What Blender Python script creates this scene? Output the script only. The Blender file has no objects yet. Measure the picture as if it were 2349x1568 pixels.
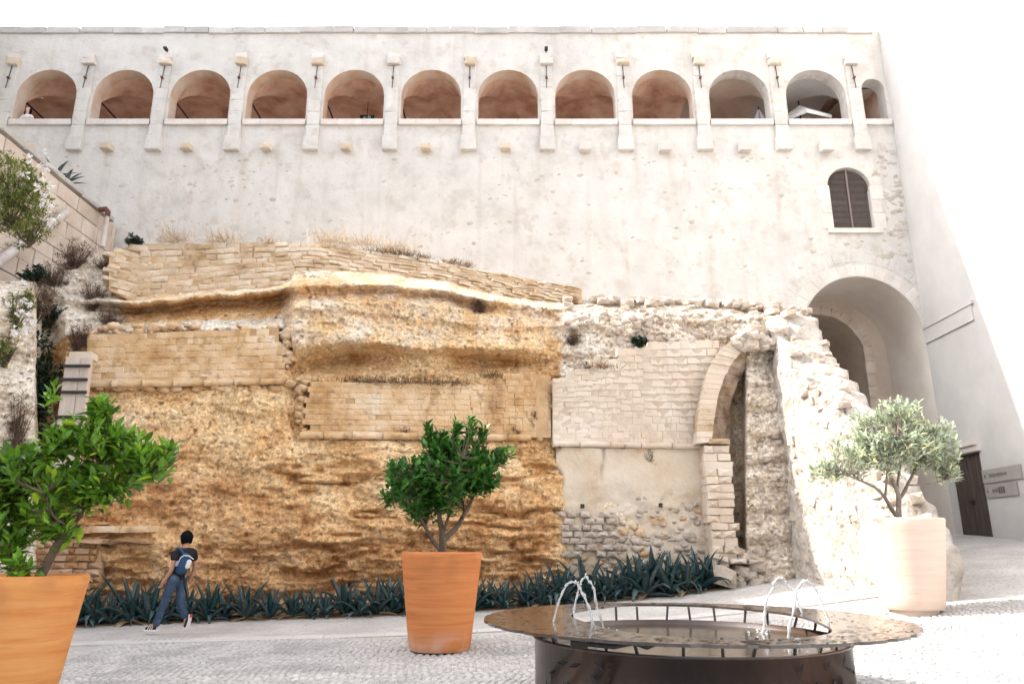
import bpy, math, random
import numpy as np
from mathutils import Vector, Matrix, Euler, Quaternion
from mathutils.geometry import tessellate_polygon

random.seed(7); RNG = np.random.default_rng(7)
SC = bpy.context.scene
COL = SC.collection
pi = math.pi

# ------------------------------------------------------------------ camera, sky, sun, exposure
FPX, IW, IH = 1715.0, 2349.0, 1568.0
PITCH = math.atan(478/1715)
CAMZ = 1.40
cam = bpy.data.cameras.new('camera'); cam_o = bpy.data.objects.new('camera', cam); COL.objects.link(cam_o)
cam.sensor_width = 36; cam.lens = 36*FPX/IW; cam.clip_end = 600; cam.clip_start = .05
cam_o.location = (0, 0, CAMZ); cam_o.rotation_euler = (pi/2+PITCH, 0, 0)
SC.camera = cam_o

SUNDIR = Vector((-.745, .16, .647)).normalized()
world = bpy.data.worlds.new('World'); SC.world = world; world.use_nodes = True
wn = world.node_tree.nodes; wl = world.node_tree.links
bg = wn['Background']
sky = wn.new('ShaderNodeTexSky'); sky.sky_type = 'NISHITA'; sky.sun_disc = False
sky.sun_elevation = math.asin(SUNDIR.z); sky.sun_rotation = math.atan2(SUNDIR.x, SUNDIR.y)
sky.dust_density = 4.0; sky.air_density = 1.0; sky.ozone_density = 1.0
hs = wn.new('ShaderNodeHueSaturation'); hs.inputs['Saturation'].default_value = .26
wl.new(sky.outputs[0], hs.inputs['Color']); wl.new(hs.outputs[0], bg.inputs['Color'])
bg.inputs['Strength'].default_value = .15
sun = bpy.data.lights.new('sun', 'SUN'); sun_o = bpy.data.objects.new('sun', sun); COL.objects.link(sun_o)
sun.energy = 2.0; sun.angle = math.radians(.55); sun.color = (1, .93, .83)
sun_o.rotation_euler = (-SUNDIR).to_track_quat('-Z', 'Y').to_euler(); sun_o.location = (-30, 20, 40)
SC.view_settings.view_transform = 'Standard'; SC.view_settings.look = 'None'
SC.view_settings.gamma = 1; SC.view_settings.use_curve_mapping = False
SC.view_settings.exposure = 2.0
SC.render.film_transparent = False
try:
    SC.cycles.max_bounces = 7; SC.cycles.diffuse_bounces = 4; SC.cycles.transmission_bounces = 4; SC.cycles.use_denoising = True
    SC.cycles.sample_clamp_indirect = 6
except Exception: pass

# ------------------------------------------------------------------ helpers
SP, CP = math.sin(PITCH), math.cos(PITCH)
def ray(px, py):
    u = (px-IW/2)/FPX; v = (IH/2-py)/FPX
    return u, CP-v*SP, SP+v*CP
def W(px, py, Y):                 # point at depth Y seen at (px,py) of the 2349-wide photo
    a, b, c = ray(px, py); t = Y/b
    return Vector((a*t, Y, CAMZ+c*t))
def WX(px, py, X):
    a, b, c = ray(px, py); t = X/a
    return Vector((X, b*t, CAMZ+c*t))

def _h(xi, yi, seed):
    h = (xi.astype(np.int64)*374761393 + yi.astype(np.int64)*668265263 + seed*1442695041) & 0xffffffff
    h = ((h ^ (h >> 13))*1274126177) & 0xffffffff
    return ((h ^ (h >> 16)) & 0xffffff)/16777215.0
def vn(x, y, seed=0):
    x = np.asarray(x, float); y = np.asarray(y, float)
    xi = np.floor(x); yi = np.floor(y); fx = x-xi; fy = y-yi
    fx = fx*fx*(3-2*fx); fy = fy*fy*(3-2*fy)
    a = _h(xi, yi, seed); b = _h(xi+1, yi, seed); c = _h(xi, yi+1, seed); d = _h(xi+1, yi+1, seed)
    return a+(b-a)*fx+(c-a)*fy+(a-b-c+d)*fx*fy
def fbm(x, y, seed=0, o=4):
    s = 0; a = .5
    for k in range(o):
        s = s+a*vn(x*2**k, y*2**k, seed+k*17); a *= .5
    return s/(1-.5**o)-.5

ORG = {}
def props(o, label=None, cat=None, group=None, kind=None):
    if label: o['label'] = label
    if cat: o['category'] = cat
    if group: o['group'] = group
    if kind: o['kind'] = kind
    return o
def thing(name, label, cat, loc=(0, 0, 0), group=None):
    o = bpy.data.objects.new(name, None); COL.objects.link(o); o.location = loc; o.empty_display_size = .2
    ORG[o.name] = Vector(loc)
    return props(o, label, cat, group)
def link(name, me, mat, parent=None):
    o = bpy.data.objects.new(name, me); COL.objects.link(o)
    if mat is not None and len(me.materials) == 0: me.materials.append(mat)
    org = Vector((0, 0, 0))
    if parent is not None:
        o.parent = parent; org = ORG[parent.name]
    ORG[o.name] = org
    return o
def mesh(name, v, f, smooth=False):
    me = bpy.data.meshes.new(name)
    me.from_pydata([tuple(p) for p in v], [], [tuple(q) for q in f])
    if smooth: me.polygons.foreach_set('use_smooth', [True]*len(me.polygons))
    me.update(); return me
def mk(name, v, f, mat, parent=None, smooth=False, **kw):       # world-space vertices -> one part / thing
    if parent is not None:
        g = ORG[parent.name]; v = [(p[0]-g[0], p[1]-g[1], p[2]-g[2]) for p in v]
    o = link(name, mesh(name, v, f, smooth), mat, parent)
    return props(o, **kw)
def inst(name, me, parent, loc, rot=(0, 0, 0), scale=(1, 1, 1), mat=None, **kw):
    o = link(name, me, mat, parent)
    g = ORG[parent.name] if parent is not None else Vector((0, 0, 0))
    o.location = Vector(loc)-g; o.rotation_euler = rot; o.scale = scale
    ORG[o.name] = Vector(loc)
    return props(o, **kw)
class MB:
    def __init__(s): s.v = []; s.f = []
    def add(s, v, f):
        n = len(s.v); s.v += [tuple(p) for p in v]; s.f += [tuple(i+n for i in q) for q in f]; return s
    def box(s, x0, x1, y0, y1, z0, z1):
        return s.add([(x0,y0,z0),(x1,y0,z0),(x1,y1,z0),(x0,y1,z0),(x0,y0,z1),(x1,y0,z1),(x1,y1,z1),(x0,y1,z1)],
                     [(0,3,2,1),(4,5,6,7),(0,1,5,4),(1,2,6,5),(2,3,7,6),(3,0,4,7)])
    def tube(s, pts, r, n=8, cap=True):
        pts = [Vector(p) for p in pts]; rr = r if isinstance(r, (list, tuple)) else [r]*len(pts)
        vs = []; fs = []; up = Vector((.31, .17, .93))
        for i, p in enumerate(pts):
            d = (pts[min(i+1, len(pts)-1)]-pts[max(i-1, 0)]).normalized()
            a = d.cross(up)
            if a.length < .05: a = d.cross(Vector((1, 0, 0)))
            a.normalize(); b = d.cross(a)
            for k in range(n):
                t = 2*pi*k/n; vs.append(p+(a*math.cos(t)+b*math.sin(t))*rr[i])
        for i in range(len(pts)-1):
            for k in range(n):
                fs.append((i*n+k, i*n+(k+1) % n, (i+1)*n+(k+1) % n, (i+1)*n+k))
        if cap:
            fs.append(tuple(range(n))); m = (len(pts)-1)*n; fs.append(tuple(m+k for k in reversed(range(n))))
        return s.add(vs, fs)
    def lathe(s, prof, n=32, c=(0, 0, 0), close=False, wob=0):
        vs = []; fs = []
        for (r, z) in prof:
            for k in range(n):
                t = 2*pi*k/n; q = r*(1+wob*math.sin(3*t+z*5)); vs.append((c[0]+q*math.cos(t), c[1]+q*math.sin(t), c[2]+z))
        for i in range(len(prof)-1):
            for k in range(n):
                fs.append((i*n+k, i*n+(k+1) % n, (i+1)*n+(k+1) % n, (i+1)*n+k))
        if close:
            fs.append(tuple(reversed(range(n)))); m = (len(prof)-1)*n; fs.append(tuple(m+k for k in range(n)))
        return s.add(vs, fs)
    def build(s, name, mat, parent=None, smooth=False, **kw): return mk(name, s.v, s.f, mat, parent, smooth, **kw)

# block / lump mesh variants shared by alike pieces
def block_meshes(tag, mat, n=8, bev=.05, jit=.025, rough=.03):
    out = []
    rr = random.Random(tag)
    for k in range(n):
        j = lambda a=jit: rr.uniform(-a, a)
        v = []
        for y, s in ((.5, 1.0), (-.5+bev*1.5, 1.0), (-.5, 1-2*bev)):
            for (x, z) in ((-.5, -.5), (.5, -.5), (.5, .5), (-.5, .5)):
                v.append((x*s+j(), y+(j(rough) if y < 0 else 0), z*s+j()))
        v.append((j(.1), -.5-rr.uniform(0, rough*2), j(.1)))
        f = [(0, 1, 2, 3)]
        for a in (0, 4):
            for i in range(4): f.append((a+i, a+4+i, a+4+(i+1) % 4, a+(i+1) % 4))
        for i in range(4): f.append((8+i, 12, 8+(i+1) % 4))
        me = mesh('block', v, f); me.materials.append(mat); out.append(me)
    return out
def lump_meshes(tag, mat, n=8, seg=7, rings=4, amp=.3, smooth=True):
    out = []; rr = random.Random(tag)
    for k in range(n):
        ph = [rr.uniform(0, 6) for _ in range(6)]
        v = []; f = []
        for i in range(rings+1):
            th = pi*i/rings
            for q in range(seg):
                t = 2*pi*q/seg
                d = 1+amp*(math.sin(2*t+ph[0]+th)*.4+math.sin(3*t+ph[1]-2*th)*.3+rr.uniform(-.3, .3))
                v.append((.5*d*math.sin(th)*math.cos(t), .5*d*math.sin(th)*math.sin(t), .5*math.cos(th)*d))
        for i in range(rings):
            for q in range(seg): f.append((i*seg+q, (i+1)*seg+q, (i+1)*seg+(q+1) % seg, i*seg+(q+1) % seg))
        me = mesh('lump', v, f, smooth); me.materials.append(mat); out.append(me)
    return out

# ------------------------------------------------------------------ materials
def rampnode(n, stops):
    r = n.new('ShaderNodeValToRGB'); e = r.color_ramp.elements
    while len(e) < len(stops): e.new(.5)
    for q, (p, c) in zip(e, stops): q.position = p; q.color = (*c, 1)
    return r
def material(name, stops, scale=3.0, rough=.85, detail=8, bump=.3, bscale=None, bdist=.02, stretch=(1, 1, 1),
             rnd=0.0, spec=.2, pits=0, pitscale=12, speck=None, objspace=False, metal=0, trans=0, coat=0, drip=None):
    m = bpy.data.materials.new(name); m.use_nodes = True
    n = m.node_tree.nodes; l = m.node_tree.links; b = n['Principled BSDF']
    if objspace: co = n.new('ShaderNodeTexCoord').outputs['Object']
    else: co = n.new('ShaderNodeNewGeometry').outputs['Position']
    mp = n.new('ShaderNodeMapping'); mp.inputs['Scale'].default_value = stretch; l.new(co, mp.inputs[0])
    nz = n.new('ShaderNodeTexNoise'); nz.inputs['Scale'].default_value = scale; nz.inputs['Detail'].default_value = detail
    nz.inputs['Roughness'].default_value = .62
    l.new(mp.outputs[0], nz.inputs['Vector'])
    rp = rampnode(n, stops); l.new(nz.outputs['Fac'], rp.inputs['Fac'])
    col = rp.outputs[0]
    if speck:
        (ss, thr, sc_, fac) = speck
        n2 = n.new('ShaderNodeTexNoise'); n2.inputs['Scale'].default_value = ss; n2.inputs['Detail'].default_value = 5
        l.new(mp.outputs[0], n2.inputs['Vector'])
        r2 = rampnode(n, [(thr, (0, 0, 0)), (min(thr+.12, 1), (1, 1, 1))]); l.new(n2.outputs['Fac'], r2.inputs['Fac'])
        mu = n.new('ShaderNodeMath'); mu.operation = 'MULTIPLY'; mu.inputs[1].default_value = fac; l.new(r2.outputs[0], mu.inputs[0])
        mx = n.new('ShaderNodeMix'); mx.data_type = 'RGBA'; mx.inputs['B'].default_value = (*sc_, 1)
        l.new(mu.outputs[0], mx.inputs['Factor']); l.new(col, mx.inputs['A']); col = mx.outputs['Result']
    if drip:
        md = n.new('ShaderNodeMapping'); md.inputs['Scale'].default_value = (2.2, 2.2, .16); l.new(co, md.inputs[0])
        nd_ = n.new('ShaderNodeTexNoise'); nd_.inputs['Scale'].default_value = 1.1; nd_.inputs['Detail'].default_value = 7; l.new(md.outputs[0], nd_.inputs['Vector'])
        rd = rampnode(n, [(.54, (0, 0, 0)), (.74, (.38, .38, .38))]); l.new(nd_.outputs['Fac'], rd.inputs['Fac'])
        mx = n.new('ShaderNodeMix'); mx.data_type = 'RGBA'; mx.inputs['B'].default_value = (*drip, 1)
        l.new(rd.outputs[0], mx.inputs['Factor']); l.new(col, mx.inputs['A']); col = mx.outputs['Result']
    if rnd:
        oi = n.new('ShaderNodeObjectInfo')
        hsv = n.new('ShaderNodeHueSaturation')
        mr = n.new('ShaderNodeMapRange'); mr.inputs['To Min'].default_value = 1-rnd; mr.inputs['To Max'].default_value = 1+rnd
        l.new(oi.outputs['Random'], mr.inputs['Value']); l.new(mr.outputs[0], hsv.inputs['Value']); l.new(col, hsv.inputs['Color'])
        mr2 = n.new('ShaderNodeMapRange'); mr2.inputs['To Min'].default_value = 1+rnd; mr2.inputs['To Max'].default_value = 1-rnd*1.6
        l.new(oi.outputs['Random'], mr2.inputs['Value']); l.new(mr2.outputs[0], hsv.inputs['Saturation'])
        col = hsv.outputs[0]
    l.new(col, b.inputs['Base Color'])
    b.inputs['Roughness'].default_value = rough; b.inputs['Specular IOR Level'].default_value = spec
    b.inputs['Metallic'].default_value = metal
    if coat: b.inputs['Coat Weight'].default_value = coat
    if bump:
        nb = n.new('ShaderNodeTexNoise'); nb.inputs['Scale'].default_value = bscale or scale*4; nb.inputs['Detail'].default_value = 8
        nb.inputs['Roughness'].default_value = .65; l.new(mp.outputs[0], nb.inputs['Vector'])
        hgt = nb.outputs['Fac']
        if pits:
            vo = n.new('ShaderNodeTexVoronoi'); vo.inputs['Scale'].default_value = pitscale; l.new(mp.outputs[0], vo.inputs['Vector'])
            r3 = n.new('ShaderNodeMapRange'); r3.inputs['From Max'].default_value = .45; r3.inputs['To Max'].default_value = pits
            l.new(vo.outputs['Distance'], r3.inputs['Value'])
            ad = n.new('ShaderNodeMath'); l.new(hgt, ad.inputs[0]); l.new(r3.outputs[0], ad.inputs[1]); hgt = ad.outputs[0]
        bp = n.new('ShaderNodeBump'); bp.inputs['Strength'].default_value = bump; bp.inputs['Distance'].default_value = bdist
        l.new(hgt, bp.inputs['Height']); l.new(bp.outputs[0], b.inputs['Normal'])
    m['nodes_col'] = 0
    return m
def plain(name, c, rough=.6, spec=.3, metal=0, var=.12, scale=6, bump=.05, rnd=0):
    d = tuple(x*(1-var) for x in c); u = tuple(min(1, x*(1+var)) for x in c)
    return material(name, [(.3, d), (.7, u)], scale=scale, rough=rough, spec=spec, metal=metal, bump=bump, rnd=rnd)
def leafmat(name, c, rnd=.0, rough=.45, var=.35):
    m = bpy.data.materials.new(name); m.use_nodes = True
    n = m.node_tree.nodes; l = m.node_tree.links; b = n['Principled BSDF']
    ge = n.new('ShaderNodeNewGeometry')
    mr = rampnode(n, [(0, tuple(x*(1-var*1.4) for x in c)), (.5, c), (.82, tuple(min(1, x*1.35) for x in c)), (1, (min(1, c[0]*2.6+.02), min(1, c[1]*1.8), c[2]*1.3))])
    l.new(ge.outputs['Random Per Island'], mr.inputs['Fac']); l.new(mr.outputs[0], b.inputs['Base Color'])
    b.inputs['Roughness'].default_value = rough; b.inputs['Specular IOR Level'].default_value = .45
    tr = n.new('ShaderNodeBsdfTranslucent'); l.new(mr.outputs[0], tr.inputs['Color'])
    ms = n.new('ShaderNodeMixShader'); ms.inputs[0].default_value = .25
    l.new(b.outputs[0], ms.inputs[1]); l.new(tr.outputs[0], ms.inputs[2]); l.new(ms.outputs[0], n['Material Output'].inputs[0])
    return m

M = {}
M['plaster'] = material('pale_lime_plaster', [(.28, (.50, .475, .445)), (.45, (.595, .57, .54)), (.66, (.66, .63, .60))], scale=1.1, bump=.6, bscale=4.5, bdist=.06,
                        speck=(2.6, .56, (.48, .425, .365), .5), drip=(.45, .40, .345))
M['plaster2'] = material('smooth_lime_plaster', [(.3, (.47, .455, .44)), (.7, (.56, .545, .53))], scale=.9, bump=.25, bscale=7, bdist=.02)
M['dressed'] = material('dressed_pale_stone', [(.3, (.58, .53, .49)), (.7, (.70, .655, .615))], scale=2.2, bump=.3, bscale=9, rnd=.05)
M['coping'] = material('weathered_coping_stone', [(.3, (.40, .385, .37)), (.7, (.58, .555, .53))], scale=1.6, bump=.4, bscale=8, rnd=.08)
M['fieldstone'] = material('field_stone', [(.3, (.40, .345, .285)), (.7, (.58, .54, .49))], scale=4, bump=.4, bscale=14, rnd=.12)
M['warmstone'] = material('rusty_corbel_stone', [(.3, (.55, .44, .31)), (.7, (.66, .59, .51))], scale=2.5, bump=.3, bscale=9, rnd=.06)
M['vault'] = material('ochre_vault_plaster', [(.34, (.50, .295, .205)), (.5, (.72, .48, .365)), (.66, (.84, .66, .54))], scale=1.2, bump=.2, bscale=6)
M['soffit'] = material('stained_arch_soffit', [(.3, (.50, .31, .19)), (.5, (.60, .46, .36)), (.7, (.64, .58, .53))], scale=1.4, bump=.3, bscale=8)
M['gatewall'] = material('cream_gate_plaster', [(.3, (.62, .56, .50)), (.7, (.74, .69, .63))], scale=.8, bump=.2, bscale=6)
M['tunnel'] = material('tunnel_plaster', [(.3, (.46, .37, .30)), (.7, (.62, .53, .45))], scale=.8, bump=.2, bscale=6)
M['ringstone'] = material('rough_arch_stone', [(.3, (.42, .34, .275)), (.7, (.62, .53, .45))], scale=3, bump=.5, bscale=10, rnd=.1)
M['iron'] = plain('dark_iron', (.035, .03, .03), rough=.6)
M['rust'] = plain('rusty_iron', (.13, .055, .04), rough=.8, var=.4)
M['louvre'] = plain('brown_louvre_wood', (.22, .175, .155), rough=.7, rnd=.1)
M['darkvoid'] = plain('dark_interior', (.05, .04, .035), rough=.9)
M['door'] = material('dark_brown_door_wood', [(.3, (.055, .042, .037)), (.7, (.095, .075, .066))], scale=2, stretch=(6, 6, .6), bump=.2, rough=.65)
M['sandblock'] = material('ochre_sandstone_block', [(.30, (.36, .20, .09)), (.42, (.56, .355, .18)), (.54, (.67, .475, .285)), (.70, (.73, .595, .45))], scale=1.1, bump=.5, bscale=11, bdist=.03, rnd=.06,
                          speck=(4, .57, (.30, .18, .085), .6), pits=.5, pitscale=16, drip=(.34, .21, .11))
M['sandmortar'] = material('ochre_mortar', [(.3, (.42, .26, .13)), (.7, (.62, .43, .255))], scale=2.5, bump=.5, bscale=14)
M['paleblock'] = material('pale_vault_block', [(.25, (.55, .44, .33)), (.5, (.66, .56, .46)), (.75, (.72, .65, .57))], scale=1.1, bump=.4, bscale=11, rnd=.06,
                          speck=(5, .62, (.45, .33, .22), .5), drip=(.42, .35, .28))
M['palemortar'] = material('pale_mortar', [(.3, (.50, .405, .31)), (.7, (.65, .565, .475))], scale=2.5, bump=.4, bscale=14)
M['rubblewall'] = material('rough_rubble_course_stone', [(.27, (.32, .205, .115)), (.45, (.54, .405, .27)), (.66, (.69, .58, .455))], scale=1.6, bump=.6, bscale=12, bdist=.04, rnd=.12,
                           speck=(6, .62, (.22, .155, .11), .6))
M['rubble'] = material('white_rubble_stone', [(.3, (.39, .315, .25)), (.7, (.59, .525, .46))], scale=3, bump=.5, bscale=12, rnd=.1)
M['ruinmortar'] = material('ruin_lime_mortar', [(.30, (.27, .22, .17)), (.42, (.41, .36, .31)), (.55, (.52, .475, .43)), (.72, (.60, .56, .52))], scale=2.4, bump=.9, bscale=9, bdist=.06, pits=.6, pitscale=7,
                           speck=(5, .66, (.38, .30, .23), .5))
M['ashlar'] = material('pinkish_ashlar_block', [(.3, (.52, .42, .345)), (.7, (.66, .575, .505))], scale=1.5, bump=.35, bscale=9, rnd=.1)
M['brown_brick'] = material('brown_sandstone_brick', [(.3, (.27, .15, .075)), (.7, (.45, .28, .155))], scale=3, bump=.5, bscale=12, rnd=.12)
M['wood'] = material('pale_board', [(.3, (.50, .40, .33)), (.7, (.62, .53, .46))], scale=3, stretch=(5, 5, .5), bump=.2, rnd=.08)
M['pipe'] = plain('off_white_pipe', (.62, .56, .53), rough=.6, var=.15)
M['cobble'] = material('grey_cobble', [(.3, (.40, .38, .365)), (.7, (.56, .54, .52))], scale=1.4, bump=.3, bscale=25, bdist=.008, rnd=.16, rough=.75,
                       speck=(11, .58, (.30, .275, .26), .6))
M['slab'] = material('pale_paving_slab', [(.3, (.46, .44, .425)), (.7, (.56, .54, .525))], scale=4, bump=.2, bscale=20, bdist=.008, rnd=.04)
M['soil'] = plain('dark_soil', (.09, .055, .03), rough=1, var=.4, scale=20, bump=.6)
M['dryagave'] = plain('dry_agave_leaf', (.30, .22, .13), rough=.9, var=.3)
M['leaf_mid'] = leafmat('glossy_orange_tree_leaf', (.05, .165, .026), rough=.33)
M['leaf_left'] = leafmat('bright_orange_tree_leaf', (.12, .26, .022), rough=.38)
M['leaf_right'] = leafmat('silvery_leaf', (.46, .53, .40), rough=.45)
M['leaf_ivy'] = leafmat('dark_ivy_leaf', (.012, .035, .018))
M['leaf_olea'] = leafmat('oleander_leaf', (.17, .215, .05))
M['drytwig'] = leafmat('dry_brown_twig', (.12, .075, .055), rough=.9, var=.5)
M['straw'] = leafmat('pale_straw', (.52, .42, .31), rough=.9, var=.25)
M['brownstraw'] = leafmat('brown_straw', (.21, .145, .085), rough=.9, var=.4)
M['petal'] = leafmat('white_petal', (.8, .78, .76), var=.05)
M['bark'] = material('grey_brown_bark', [(.3, (.07, .05, .037)), (.7, (.17, .125, .09))], scale=9, stretch=(1, 1, .4), bump=.5, bscale=30)
M['barkpale'] = material('pale_bark', [(.3, (.16, .125, .10)), (.7, (.32, .27, .225))], scale=9, stretch=(1, 1, .4), bump=.5, bscale=30)
M['agave'] = material('blue_green_agave', [(.3, (.016, .048, .052)), (.7, (.05, .10, .10))], scale=3, bump=.1, rough=.42, spec=.45, rnd=.30)
# rock material: 'pale' and 'brown' vertex values say which rock crops out where
def rockmat():
    m = bpy.data.materials.new('conglomerate_rock'); m.use_nodes = True
    n = m.node_tree.nodes; l = m.node_tree.links; b = n['Principled BSDF']
    g = n.new('ShaderNodeNewGeometry').outputs['Position']
    def noise(sc, det=8, st=(1, 1, 1), ro=.62):
        mp = n.new('ShaderNodeMapping'); mp.inputs['Scale'].default_value = st; l.new(g, mp.inputs[0])
        z = n.new('ShaderNodeTexNoise'); z.inputs['Scale'].default_value = sc; z.inputs['Detail'].default_value = det; z.inputs['Roughness'].default_value = ro
        l.new(mp.outputs[0], z.inputs['Vector']); return z.outputs['Fac']
    def attr(a):
        q = n.new('ShaderNodeAttribute'); q.attribute_name = a; return q.outputs['Fac']
    def mix(f, a, c):
        x = n.new('ShaderNodeMix'); x.data_type = 'RGBA'; l.new(f, x.inputs['Factor']); l.new(a, x.inputs['A']); l.new(c, x.inputs['B']); return x.outputs['Result']
    def math_(op, a, c):
        x = n.new('ShaderNodeMath'); x.operation = op
        for i, q in enumerate((a, c)):
            if isinstance(q, (int, float)): x.inputs[i].default_value = q
            else: l.new(q, x.inputs[i])
        return x.outputs[0]
    def ramp(f, st):
        r = rampnode(n, st); l.new(f, r.inputs['Fac']); return r.outputs[0]
    och = ramp(noise(.9, 12, (1, 1, 1.2), .66), [(.30, (.46, .24, .095)), (.44, (.61, .38, .18)), (.56, (.69, .485, .27)), (.70, (.74, .575, .375))])
    brn = ramp(noise(1.1, 12, (1, 1, 1.2), .66), [(.30, (.30, .135, .05)), (.44, (.50, .265, .11)), (.56, (.63, .385, .19)), (.70, (.70, .48, .28))])
    pal = ramp(noise(1.3, 10), [(.30, (.36, .27, .18)), (.43, (.57, .475, .37)), (.6, (.68, .61, .525))])
    jit = math_('MULTIPLY', math_('SUBTRACT', noise(1.7, 6), .5), .8)
    def edge(a):
        r = n.new('ShaderNodeMapRange'); r.inputs['From Min'].default_value = .35; r.inputs['From Max'].default_value = .65
        l.new(math_('ADD', attr(a), jit), r.inputs['Value']); return r.outputs[0]
    c = mix(edge('brown'), och, brn); c = mix(edge('pale'), c, pal)
    # pebbles of the conglomerate and dark pores
    vo = n.new('ShaderNodeTexVoronoi'); vo.inputs['Scale'].default_value = 9; l.new(g, vo.inputs['Vector'])
    peb = ramp(vo.outputs['Distance'], [(.10, (1, 1, 1)), (.24, (0, 0, 0))])
    sel = ramp(noise(2.2, 3), [(.5, (0, 0, 0)), (.6, (1, 1, 1))])
    pe = n.new('ShaderNodeRGB'); pe.outputs[0].default_value = (.66, .54, .40, 1)
    c = mix(math_('MULTIPLY', math_('MULTIPLY', peb, sel), .55), c, pe.outputs[0])
    po = n.new('ShaderNodeRGB'); po.outputs[0].default_value = (.13, .065, .025, 1)
    pores = ramp(noise(7, 6, (1, 1, 1.5), .8), [(.585, (0, 0, 0)), (.66, (1, 1, 1))])
    c = mix(math_('MULTIPLY', pores, .7), c, po.outputs[0])
    for sc2, lo, hi in ((15, .88, 1.34), (34, .88, 1.32)):
        v2 = n.new('ShaderNodeTexVoronoi'); v2.inputs['Scale'].default_value = sc2; l.new(g, v2.inputs['Vector'])
        sp = n.new('ShaderNodeSeparateColor'); l.new(v2.outputs['Color'], sp.inputs[0])
        m2 = n.new('ShaderNodeMapRange'); m2.inputs['To Min'].default_value = lo; m2.inputs['To Max'].default_value = hi; l.new(sp.outputs[0], m2.inputs['Value'])
        h2 = n.new('ShaderNodeHueSaturation'); h2.inputs['Saturation'].default_value = .99; l.new(m2.outputs[0], h2.inputs['Value']); l.new(c, h2.inputs['Color']); c = h2.outputs[0]
    l.new(c, b.inputs['Base Color']); b.inputs['Roughness'].default_value = .95; b.inputs['Specular IOR Level'].default_value = .1
    h = math_('ADD', noise(4.5, 10, (1, 1, 1.1), .72), math_('MULTIPLY', vo.outputs['Distance'], -.5))
    h = math_('SUBTRACT', h, math_('MULTIPLY', pores, .35))
    bp = n.new('ShaderNodeBump'); bp.inputs['Strength'].default_value = .9; bp.inputs['Distance'].default_value = .10
    l.new(h, bp.inputs['Height']); l.new(bp.outputs[0], b.inputs['Normal'])
    return m
M['rock'] = rockmat()

# ------------------------------------------------------------------ ground
CTRL = np.array([(-4.7,7.3,-.15),(-1,11.6,0),(-6.3,14,0),(6.5,12.8,.42),(13.8,22.9,1.82),(13.8,20.8,1.66),(6.6,17.9,.76),(6.7,14.8,.56),
                 (2,7.4,.0),(0,0,-.1),(-8,0,-.3),(8,0,.25),(-10,17,.0),(-3,18.0,.12),(1,19,.3),(4.5,19,.55),(14,10,1.0),(-14,24,.1),(0,24,.6),(8,24,1.2),(-14,8,-.3),(13.8,15,1.3)])
def _tps(r): return np.where(r > 1e-6, r*r*np.log(np.maximum(r, 1e-6)), 0)
_n = len(CTRL); _A = np.zeros((_n+3, _n+3))
_A[:_n, :_n] = _tps(np.hypot(CTRL[:, None, 0]-CTRL[None, :, 0], CTRL[:, None, 1]-CTRL[None, :, 1]))+np.eye(_n)*.8
_A[:_n, _n] = 1; _A[:_n, _n+1:] = CTRL[:, :2]; _A[_n:, :_n] = _A[:_n, _n:].T
_w = np.linalg.solve(_A, np.r_[CTRL[:, 2], 0, 0, 0])
def zg(x, y):
    x = np.clip(np.asarray(x, float), -20, 16); y = np.clip(np.asarray(y, float), -4, 26)
    s = _w[_n]+_w[_n+1]*x+_w[_n+2]*y
    for k in range(_n): s = s+_w[k]*_tps(np.hypot(x-CTRL[k, 0], y-CTRL[k, 1]))
    return s
def ZG(x, y): return float(zg(np.array([x]), np.array([y]))[0])

M['ground'] = material('cobbled_ground', [(.3, (.37, .35, .335)), (.55, (.48, .46, .445)), (.75, (.56, .54, .52))], scale=.9, bump=.7, bscale=9, bdist=.03,
                       pits=-1.2, pitscale=11, rough=.8, speck=(14, .55, (.26, .235, .215), .55), stretch=(1, 1, 1))
xs = np.r_[np.linspace(-80, -21, 8), np.arange(-20, 20.1, .5), np.linspace(21, 80, 8)]
ys = np.r_[np.linspace(-60, -7, 8), np.arange(-6, 28.1, .5), np.linspace(30, 90, 8)]
XX, YY = np.meshgrid(xs, ys); ZZ = zg(XX, YY)
def gridfaces(nr, nc): return [(i*nc+j, i*nc+j+1, (i+1)*nc+j+1, (i+1)*nc+j) for i in range(nr-1) for j in range(nc-1)]
ground = mk('ground', np.c_[XX.ravel(), YY.ravel(), ZZ.ravel()], gridfaces(*XX.shape), M['ground'], smooth=True, kind='structure')

# cobbles: domed setts; the nearest visible ones are single pieces, the others one mesh
def inframe(x, y, z):
    d = Vector((x, y, z-CAMZ)); f = d.y*CP+d.z*SP
    if f < .3: return None
    px = IW/2+FPX*d.x/f; py = IH/2-FPX*(-d.y*SP+d.z*CP)/f
    return px, py
cobs = []
R_ = random.Random(3); PIT = .092
row = 0; y = 6.9
while y < 13.4:
    x = -6.2+R_.random()*PIT
    yy0 = y
    while x < 9.6:
        yb = y+.30*math.sin(x*.75+.4*math.sin(y*1.1))+.07*math.sin(x*2.6+y*1.7)+R_.uniform(-.02, .02)
        sc_ = PIT*R_.uniform(.78, 1.08)
        c = inframe(x, yb, 0)
        if c and -30 < c[0] < 2380 and c[1] < 1640: cobs.append((x+R_.uniform(-.01, .01), yb, sc_, R_.uniform(.85, 1.1)))
        x += PIT*1.06
    y += PIT*.86; row += 1
BANDA, BANDB = W(155, 1470, 12.75), W(920, 1461, 13.55)
def in_band(x, y): return False
cobs = [c for c in cobs if c[1] < 13.2]
def visible_c(c):
    px, py = inframe(c[0], c[1], ZG(c[0], c[1]))
    return (160 < px < 920 or 1100 < px < 1220) and 1500 < py < 1562
near = sorted([c for c in cobs if c[1] < 9.9 and visible_c(c)], key=lambda c: c[1])[:290]
nearset = set(near)
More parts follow.
